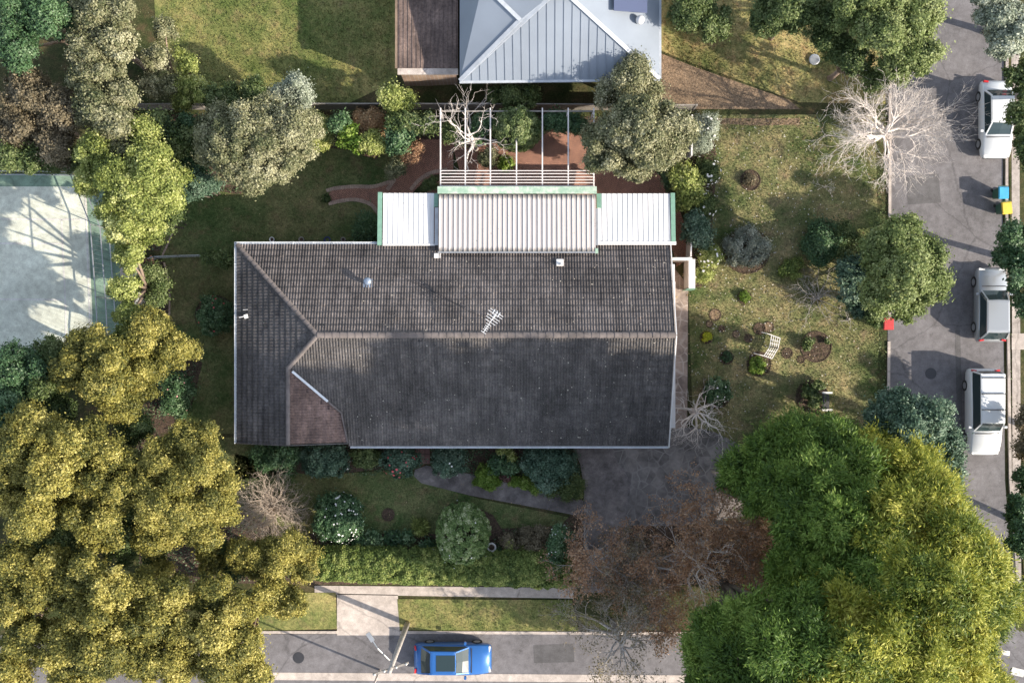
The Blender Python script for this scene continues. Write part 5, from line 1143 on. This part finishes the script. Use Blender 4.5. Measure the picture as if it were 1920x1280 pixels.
stree('olive tree on the far verge behind the white sedan', (1915, 180), [(1925, 150, 34, 5), (1920, 220, 30, 4.5), (1935, 280, 34, 5)], 'leaf_mid', dens=.8)
stree('dark green tree on the far verge beside the silver car', (1905, 490), [(1900, 450, 30, 5), (1885, 480, 22, 4.5), (1920, 510, 34, 5.5), (1935, 570, 30, 5)], 'leaf_dark', dens=.8)
stree('dark tree on the far verge at the lower right edge', (1910, 980), [(1915, 960, 32, 5), (1925, 1010, 36, 5.5), (1930, 900, 28, 4.5)], 'leaf_dark', dens=.8)
stree('brownish tree on the far verge beside the white wagon', (1930, 800), [(1935, 790, 26, 4), (1935, 840, 26, 4)], 'leaf_brown', dens=.8)
# outside trees on the left
OUT = 'golden trees outside the left boundary'
def otree(label, lobes, mat='leaf_olive', group=OUT, **kw): return tree('tree', label, 'tree', None, lobes, mat, kw.pop('cr', .32), kw.pop('leaf', .13), group=group, r0=.16, bark='tan_bark', drop=.2, **kw)
otree('golden tree just below the tennis court corner', [(160, 650, 40, 6), (200, 670, 36, 6.5), (130, 700, 34, 6), (190, 720, 38, 6.5), (235, 700, 28, 5.5), (225, 760, 34, 5.5)])
otree('golden tree with rounded clumps at the left edge', [(60, 800, 46, 7), (110, 830, 44, 7.5), (30, 860, 46, 7), (90, 890, 46, 7.5), (20, 930, 40, 6.5), (60, 970, 42, 7)])
otree('golden tree between the left edge and the corner tree', [(170, 820, 38, 6.5), (210, 860, 40, 6.5), (160, 900, 40, 6.5), (215, 930, 40, 6.5), (140, 960, 36, 6.5), (190, 990, 42, 6.5)])
otree('golden tree at the lower left edge of the picture', [(30, 1060, 44, 6.5), (20, 1130, 44, 6.5), (80, 1110, 40, 6.5), (100, 1060, 38, 6.5), (50, 1200, 44, 6.5), (20, 1260, 40, 6)])
otree('broad golden tree at the bottom left', [(160, 1080, 44, 7), (210, 1110, 46, 7.5), (160, 1160, 46, 7.5), (120, 1220, 44, 7), (190, 1230, 46, 7.5), (130, 1270, 40, 6.5), (230, 1170, 40, 7)])
otree('golden tree below the corner tree near the street', [(270, 1110, 40, 6.5), (320, 1120, 42, 6.5), (290, 1170, 42, 7), (340, 1190, 40, 6.5), (270, 1230, 42, 6.5), (330, 1250, 42, 6.5)])
otree('golden tree whose edge hangs over the lower street', [(400, 1120, 38, 6.5), (440, 1150, 40, 6.5), (400, 1190, 40, 7), (455, 1210, 38, 6.5), (410, 1250, 40, 6.5), (470, 1260, 32, 6), (500, 1120, 34, 5), (545, 1130, 30, 4.5)])
DK = 'dark shrubs beyond the left boundary'
for a in (('dark tree at the left edge under the tennis court', [(20, 690, 40, 5), (60, 700, 34, 5), (20, 760, 40, 5)], 'leaf_dark'), ('dark olive tree below the tennis court', [(95, 660, 28, 4.5), (75, 720, 36, 5), (110, 770, 34, 4.5)], 'leaf_mid'),
          ('shaded green tree between the golden trees on the left', [(120, 1010, 36, 5), (60, 1020, 34, 5), (230, 1020, 34, 5)], 'leaf_mid'), ('shaded green tree beside the lower left golden trees', [(250, 800, 30, 4.5), (240, 890, 30, 4.5), (250, 960, 26, 4.5)], 'leaf_mid')):
    otree(a[0], a[1], a[2], DK)
HG = 'trees along the tennis court and the back left'
for a in (('yellow green tree beside the upper right corner of the tennis court', [(180, 290, 34, 5), (210, 330, 34, 5.5), (165, 340, 24, 4.5), (235, 370, 34, 5), (205, 395, 24, 4.5)], 'leaf_yellowgreen'),
          ('narrow yellow green tree beside the tennis court', [(225, 430, 28, 5), (240, 480, 26, 4.5), (232, 540, 24, 4.5), (240, 590, 24, 4.5), (235, 630, 20, 4)], 'leaf_yellowgreen'),
          ('green tree above the upper left corner of the garden', [(175, 200, 34, 5), (215, 230, 34, 5), (165, 150, 32, 5), (230, 180, 26, 4.5), (220, 280, 30, 4.5)], 'leaf_greygreen'),
          ('grey green tree at the top left', [(180, 30, 36, 5.5), (215, 80, 34, 5), (160, 90, 34, 5), (225, 20, 28, 5), (200, 130, 30, 5)], 'leaf_greygreen'),
          ('dark green tree at the top left edge', [(20, 20, 44, 5.5), (80, 30, 38, 5.5), (130, 20, 34, 5), (30, 90, 38, 5)], 'leaf_dark'),
          ('brownish thin tree above the tennis court', [(50, 170, 40, 4), (110, 200, 38, 4), (30, 240, 36, 3.5), (100, 270, 38, 3.5)], 'leaf_brown'),
          ('low dark hedge tree along the top of the tennis court', [(20, 295, 26, 3), (60, 300, 24, 3), (100, 298, 24, 3), (140, 300, 22, 3)], 'leaf_mid')):
    otree(a[0], a[1], a[2], HG, dens=.9)
BK = 'shrubs along the outside of the back fence'
for i, a in enumerate((('pale shrub at the left end of the back neighbour lawn', [(290, 110, 22, 2.5), (310, 60, 20, 2.5), (285, 160, 20, 2.2), (320, 160, 20, 2.2)], 'leaf_greygreen'),
          ('yellow green shrub outside the back fence above the grey green tree', [(350, 120, 20, 2), (345, 160, 20, 2), (375, 175, 20, 2.2), (340, 190, 18, 2)], 'leaf_yellowgreen'),
          ('olive shrubs outside the back fence above the middle of the grey green tree', [(430, 180, 22, 2.4), (475, 172, 22, 2.4), (395, 180, 18, 2)], 'leaf_mid'),
          ('pale conical shrub outside the back fence', [(555, 165, 22, 2.6), (560, 185, 22, 2), (520, 178, 18, 2)], 'leaf_pale'),
          ('yellow green shrub outside the fence left of the brown roof', [(735, 185, 22, 1.8), (760, 190, 18, 1.6)], 'leaf_yellowgreen'),
          ('green shrub under the eave of the grey metal roof', [(960, 180, 20, 1.8), (990, 182, 20, 1.6), (930, 182, 16, 1.4)], 'leaf_mid'),
          ('brownish green tree at the lower right corner of the grey metal roof', [(1180, 150, 34, 4), (1145, 175, 26, 3.2), (1215, 175, 28, 3.2), (1190, 125, 24, 4.2)], 'leaf_greygreen'))):
    otree(a[0], a[1], a[2], BK, cr=.35, leaf=.12)
for a in (('green tree at the top of the corner lawn', [(1290, 20, 34, 4), (1340, 40, 30, 4), (1300, -10, 34, 4.5)], 'leaf_mid'), ('olive tree above the middle of the corner lawn', [(1440, 30, 36, 5), (1490, 20, 40, 5.5), (1540, 40, 36, 5), (1470, -10, 38, 5.5)], 'leaf_mid'),
          ('dark green tree near the corner of the lawn and street', [(1560, 80, 32, 4.5), (1600, 110, 30, 4.5), (1640, 150, 24, 4)], 'leaf_mid')):
    otree(a[0], a[1], a[2], 'trees shading the corner lawn', dens=.9)
otree('low shrubs outside the garden under the round street tree', [(1655, 440, 24, 2.5), (1640, 590, 18, 2)], 'leaf_mid', 'trees shading the corner lawn')
bare_tree('bare_tree', 'tall brown bare street tree right of the blue car', 1150, 1165, 7.5, 'grey_bark', 16, 1.9, .18, depth=4, kids=(4, 3, 3, 2), spread=.7, rise=.6, sparse=('leaf_brown', 3500, .12, .13))
bare_tree('bare_tree', 'smaller brown bare tree between the bare street tree and the dark conifer', 1215, 1130, 6.0, 'grey_bark', 12, 1.4, .12, depth=4, kids=(3, 3, 3, 2), spread=.7, rise=.6, sparse=('leaf_russet', 3500, .12, .13))

# ================================================================== NEIGHBOUR HOUSE
nh = thing('neighbour_house', 'neighbouring house with hipped grey metal roof above the back fence', 'house', tuple(G(1050, 60)))
NL = nh.location
def W(px, py, z): return P(px, py, z)-NL
ez = 3.2; A = W(862, 152, ez); B = W(1236, 148, ez); C_ = W(1236, -180, ez); D2 = W(862, -180, ez)
Pk = W(1050, -22, 5.6); Pk2 = W(1050, -60, 5.6); Vl = W(975, 38, 4.9)
Fm = MB()
def slab(m, pts, th=.08): 
    n = len(pts); m.add(list(pts)+[p-Vector((0, 0, th)) for p in pts], [tuple(range(n)), tuple(range(2*n-1, n-1, -1))]+[(i, (i+1) % n, n+(i+1) % n, n+i) for i in range(n)])
rf = MB()
slab(rf, [A, B, Pk]); slab(rf, [B, C_, Pk2, Pk]); slab(rf, [A, Pk, Vl]); slab(rf, [A, Vl, W(862, -100, 4.4), D2, W(862, 40, ez)][:2]+[W(905, -30, 4.9), W(862, -30, ez)])
slab(rf, [W(862, -30, ez), W(905, -30, 4.9), Vl, Pk, Pk2, C_, D2])
rr = rf.build('roof', 'metal_roof', nh)
for a, b in ((A, Pk), (B, Pk), (A, Vl), (Vl, W(905, -30, 4.9))): MB().bar(a+Vector((0, 0, .06)), b+Vector((0, 0, .06)), .22, .05).build('ridge_cap', 'metal_cap', rr)
def seams():
    for i in range(24):
        f = (i+.5)/24; a = A.lerp(B, f); g = min(f, 1-f)*2
        t_ = A.lerp(Pk, f*2) if f < .5 else B.lerp(Pk, (1-f)*2)
        MB().bar(a+Vector((0, 0, .025)), t_+Vector((0, 0, .025)), .03, .03).build('roof_seam', 'metal_roof', rr)
seams()
MB().bar(A+Vector((-.02, -.06, -.06)), B+Vector((.02, -.06, -.06)), .12, .12).bar(B+Vector((.06, 0, -.06)), C_+Vector((.06, 0, -.06)), .12, .12).build('gutter', 'metal_cap', nh)
a = W(880, 128, 0); b = W(1220, -180, 0); MB().box(((a.x+b.x)/2, (a.y+b.y)/2, 1.4), (b.x-a.x, b.y-a.y, 2.9)).build('wall', 'brick_wall', nh)
s1 = W(1146, 0, 4.4); MB().box(s1+Vector((1.05, .1, -.02)), (1.9, 1.5, .07), M=Matrix.Rotation(.22, 3, 'Y')).build('solar_panel', 'solar_glass', nh)
s2 = W(1200, 38, 3.95); MB().lathe(s2, [(.22, -.1), (.24, .1), (.18, .22), (.05, .28)], 14).build('roof_vent', 'white_paint', nh, smooth=True)
wing = thing('brown_roof_wing', 'flat brown tiled roof beside the grey metal roof', 'outbuilding', tuple(G(800, 60))); NL2 = wing.location
zz = 3.0; a = P(742, 120, zz); b = P(857, -150, zz)
def xy(p): return (p.x-NL2.x, p.y-NL2.y)
mm = MB(); (ax, ay), (bx, by) = xy(a), xy(b)
mm.box(((ax+bx)/2, (ay+by)/2, zz), (bx-ax, by-ay, .12)); mm.build('roof', 'roof_tile_neighbour', wing)
m = MB()
for i in range(14): x = ax+(bx-ax)*(i+.5)/14; m.box((x, (ay+by)/2, zz+.075), (.05, by-ay-.02, .03))
m.build('roof_batten', 'roof_tile_neighbour', wing)
MB().box(((ax+bx)/2, ay-.18, zz-.03), (bx-ax, .34, .14)).build('gutter', 'pale_concrete', wing); MB().box(((ax+bx)/2, ay-.12, 1.4), (bx-ax-.3, .25, 2.8)).box(((ax+bx)/2, (ay+by)/2+.1, 1.4), (bx-ax-.4, by-ay-.4, 2.8)).build('wall', 'brick_wall', wing)
MB().box((ax-.08, (ay+by)/2, zz-.02), (.12, by-ay, .14)).build('barge_board', 'timber', wing)
t = tag(MB().lathe((0, 0, 0), [(.3, 0), (.32, .12), (.26, .14)], 16).build('garden_pot', 'galvanised'), 'small round grey tub standing on the dry corner lawn', 'pot'); t.location = G(1526, 113)+Vector((0, 0, .02))

# ================================================================== TENNIS COURT FENCE, NET
fc = thing('court_fence', 'tall wire fence of posts and rails round the tennis court', 'fence', tuple(G(60, 330))); FL = fc.location
pts = [G(-60, 328), G(60, 328), G(165, 330), G(205, 430), G(215, 560), G(222, 690)]
for p, q in zip(pts[:-1], pts[1:]):
    for hh in (.1, 1.4, 2.8): MB().bar(p-FL+Vector((0, 0, hh)), q-FL+Vector((0, 0, hh)), .05, .05).build('rail', 'galvanised', fc)
    n = max(1, int((q-p).length/2.4)); m = MB()
    for i in range(n): s = p.lerp(q, i/n)-FL; MB().tube([s, s+Vector((0, 0, 2.85))], [.035, .035], 6).build('post', 'galvanised', fc)
    k = int((q-p).length/.25)
    for i in range(k): s = p.lerp(q, (i+.5)/k)-FL; m.tube([s+Vector((0, 0, .1)), s+Vector((0, 0, 2.8))], [.006, .006], 3, cap=False)
    m.build('wire_mesh', 'galvanised', fc)

# ================================================================== STREET FURNITURE
pb = G(764, 1168)
t = thing('power_pole', 'tall pale timber power pole beside the blue car', 'power pole', tuple(pb))
top = P(722, 1262, 8.6); MB().tube([(0, 0, -.1), (0, 0, 4.3), (0, 0, 8.8)], [.16, .14, .11], 12).build('pole', 'grey_bark', t, smooth=True)
MB().bar((-.9, -.3, 8.3), (.9, .3, 8.3), .1, .1).build('cross_arm', 'grey_timber', t)
for s in (-.8, -.3, .3, .8): MB().lathe((s, s*.33, 8.35), [(.05, 0), (.06, .08), (.03, .16)], 8).build('insulator', 'stone_white', t, smooth=True)
pb = G(735, 1235)
MB().tube([(0, 0, 7.4), (-.7, .9, 7.9), (-1.0, 1.3, 7.8)], [.035, .03, .03], 6).build('lamp_arm', 'galvanised', t); MB().box((-1.1, 1.45, 7.78), (.22, .5, .1), .6).build('lamp_head', 'galvanised', t)
t = thing('street_pole', 'slender pale pole at the bottom kerb left of the blue car', 'pole', tuple(G(712, 1255)))
MB().tube([(0, 0, 0), (0, 0, 5.5)], [.07, .05], 8).build('pole', 'pale_bark', t, smooth=True); MB().bar((-.3, .4, 5.4), (.3, -.4, 5.4), .06, .06).build('bracket', 'galvanised', t)
def bin_(px, py, body, lid, label, rz=0):
    t = thing('wheelie_bin', label, 'wheelie bin', tuple(G(px, py)+Vector((0, 0, .05))), rz, 'wheelie bins put out on the street')
    m = MB(); vs = []
    for z, sx, sy in ((.06, .22, .24), (.95, .29, .34)): vs += [(-sx, -sy, z), (sx, -sy, z), (sx, sy, z), (-sx, sy, z)]
    m.add(vs, [(3, 2, 1, 0), (4, 5, 6, 7), (0, 1, 5, 4), (1, 2, 6, 5), (2, 3, 7, 6), (3, 0, 4, 7)]); m.build('body', body, t, bevel=.02)
    vs = [(-.31, -.37, .955), (.31, -.37, .955), (.31, .37, .955), (-.31, .37, .955), (-.27, -.32, 1.03), (.27, -.32, 1.03), (.27, .30, 1.05), (-.27, .30, 1.05)]
    MB().add(vs, [(3, 2, 1, 0), (4, 5, 6, 7), (0, 1, 5, 4), (1, 2, 6, 5), (2, 3, 7, 6), (3, 0, 4, 7)]).build('lid', lid, t, bevel=.02)
    MB().tube([(-.27, .40, .93), (.27, .40, .93)], [.02, .02], 8).build('handle', body, t)
    for s in (-.27, .27): MB().tube([(s-.03, .27, .1), (s+.03, .27, .1)], [.1, .1], 12).build('wheel', 'tyre', t)
bin_(1866, 366, 'bin_body', 'bin_blue', 'wheelie bin with a light blue lid on the far verge'); bin_(1872, 394, 'bin_body', 'bin_yellow', 'wheelie bin with a yellow lid below the blue one', .1)
bin_(1654, 607, 'bin_body', 'bin_red', 'wheelie bin with a red lid at the near kerb of the right street'); 

# ================================================================== CARS
def car(label, px, py, rz, L, Wd, H, mat, cab=(-.36, .22, -.26, .08), panel=(-.25, .07), cat='car', extras=None):
    t = thing('parked_car', label, cat, tuple(G(px, py)+Vector((0, 0, .024))), rz, 'cars parked along the kerb')
    st = [(-.50, .78, .50, .34), (-.488, .90, .62, .27), (-.45, .97, .80, .22), (-.3, 1.0, .90, .2), (-.05, 1.0, .92, .2), (.18, 1.0, .92, .2), (.24, .99, .90, .2), (.36, .97, .82, .2), (.45, .92, .73, .22), (.485, .84, .60, .28), (.5, .72, .48, .34)]
    hw = Wd/2; sc_ = H/1.45; V = []; F = []; k = 11
    for x, wf, zt, zb in st:
        w_ = hw*wf; z = zt*sc_
        V += [(x*L, -w_*.9, zb), (x*L, -w_, zb+.12), (x*L, -w_*1.0, z*.72), (x*L, -w_*.97, z*.9), (x*L, -w_*.88, z), (x*L, 0, z+.035), (x*L, w_*.88, z), (x*L, w_*.97, z*.9), (x*L, w_, z*.72), (x*L, w_, zb+.12), (x*L, w_*.9, zb)]
    for i in range(len(st)-1):
        for j in range(k): F.append((i*k+j, i*k+(j+1) % k, (i+1)*k+(j+1) % k, (i+1)*k+j))
    F += [tuple(range(k)), tuple(range((len(st)-1)*k, len(st)*k))]
    MB().add(V, F).build('body', mat, t, smooth=True)
    b0, b1, t0, t1 = [v*L for v in cab]; zb = .88*sc_; zt = H-.03; wb = hw*.9; wt = hw*.72
    gl = MB(); ring = []
    for z, x0, x1, w_ in ((zb, b0, b1, wb), ((zb+zt)/2, (b0*.45+t0*.55), (b1*.45+t1*.55), wb*.45+wt*.55), (zt, t0, t1, wt)):
        ring += [(x0, -w_*.9, z), (x0+.1, -w_, z), (x1-.15, -w_, z), (x1, -w_*.86, z), (x1+.04, 0, z), (x1, w_*.86, z), (x1-.15, w_, z), (x0+.1, w_, z), (x0, w_*.9, z), (x0-.03, 0, z)]
    n = 10; gl.add(ring, [(i*n+j, i*n+(j+1) % n, (i+1)*n+(j+1) % n, (i+1)*n+j) for i in range(2) for j in range(n)]+[tuple(range(2*n, 3*n))]); gl.build('window_glass', 'car_glass', t)
    rp = MB(); x0, x1 = panel[0]*L, panel[1]*L; r2 = []
    for z, e in ((zt+.002, .03), (zt+.035, 0.0), (zt+.055, -.12)):
        r2 += [(x0-e, -wt*(1.02+e), z), (x1+e, -wt*(1.0+e), z), (x1+e+.03, 0, z), (x1+e, wt*(1.0+e), z), (x0-e, wt*(1.02+e), z), (x0-e-.02, 0, z)]
    rp.add(r2, [(i*6+j, i*6+(j+1) % 6, (i+1)*6+(j+1) % 6, (i+1)*6+j) for i in range(2) for j in range(6)]+[tuple(range(12, 18)), tuple(range(6))]); rp.build('roof', mat, t)
    for s in (-1, 1):
        MB().bar((b1-.02, s*wb*.90, zb+.0), (t1+.0, s*wt*.93, zt+.01), .07, .05).build('pillar', mat, t); MB().bar((b0+.02, s*wb*.93, zb), (t0, s*wt*.95, zt+.01), .10, .05).build('pillar', mat, t)
        MB().box((b1-.25, s*(hw+.08), zb+.06), (.14, .2, .13)).build('mirror', mat, t, bevel=.02)
        MB().box((.472*L, s*hw*.64, .62*sc_), (.12, .34, .12), s*-.25).build('headlight', 'lamp_clear', t); MB().box((-.478*L, s*hw*.72, .72*sc_), (.09, .26, .16), s*.15).build('tail_light', 'tail_red', t)
        for x in (.31*L, -.30*L):
            w_ = MB().tube([(x, s*(hw-.2), .32), (x, s*(hw+.012), .32)], [.32, .32], 20).build('wheel', 'tyre', t); MB().tube([(x, s*(hw-.02), .32), (x, s*(hw+.02), .32)], [.2, .2], 12).build('rim', 'rim', w_)
    m = MB()
    for x in (.235, .02, -.17): 
        for s in (-1, 1): m.bar((x*L, s*(hw*.985+.004), .3), (x*L, s*(hw*.955+.004), .80*sc_), .012, .012, up=(1, 0, 0))
    m.build('door_gap', 'black_metal', t)
    MB().box((.497*L, 0, .42), (.05, hw*1.1, .16)).build('grille', 'black_metal', t); MB().box((-.497*L, 0, .38), (.04, hw*1.2, .12)).build('bumper_trim', 'black_metal', t)
    MB().bar((.245*L, -hw*.78, .935*sc_), (.245*L, hw*.78, .935*sc_), .05, .015).build('wiper_cowl', 'black_metal', t)
    if extras: extras(t, L, hw, H)
    return t
def rack(t, L, hw, H):
    for x in (-.40, -.22, -.04): MB().bar((x*L, -hw*.74, H+.10), (x*L, hw*.74, H+.10), .05, .04).build('roof_bar', 'black_metal', t)
def sunroof(t, L, hw, H): MB().box((-.08*L, 0, H+.03), (.24*L, hw*1.0, .02)).build('sunroof', 'car_glass', t)
car('white sedan parked at the top of the right street', 1858, 228, -math.pi/2, 4.5, 1.8, 1.45, 'car_white')
car('silver grey hatchback parked in the middle of the right street', 1849, 572, math.pi/2, 4.3, 1.78, 1.5, 'car_silver', cab=(-.46, .2, -.38, .06), panel=(-.37, .05))
car('long white wagon with three roof bars parked low on the right street', 1834, 770, -math.pi/2, 5.0, 1.88, 1.85, 'car_white', cab=(-.47, .22, -.44, .12), panel=(-.44, .11), extras=rack, cat='wagon')
car('bright blue car with dark sunroof on the lower street', 850, 1228, 0.0, 4.5, 1.82, 1.45, 'car_blue', cab=(-.40, .22, -.28, .05), panel=(-.27, .04), extras=sunroof)

# marks on the road
def patch(pts, mat, label=None): sheet('road_patch', pts, .026, mat)
for q in ([(1700, 330), (1760, 326), (1764, 380), (1702, 384)], [(1790, 620), (1800, 618), (1812, 1050), (1800, 1052)], [(1000, 1208), (1075, 1206), (1077, 1240), (1002, 1242)]): patch(q, 'road_patch')
g = G(1745, 700); o = MB().lathe((g.x, g.y, .0), [(.33, .02), (.33, .032), (.30, .034)], 24).build('manhole_cover', 'black_metal'); tag(o, 'round dark manhole cover in the right street left of the white wagon', 'manhole cover')
g = G(560, 1232); o = MB().lathe((g.x, g.y, .0), [(.33, .02), (.33, .032), (.30, .034)], 24).build('manhole_cover', 'black_metal'); tag(o, 'round dark manhole cover in the lower street left of the pole', 'manhole cover')
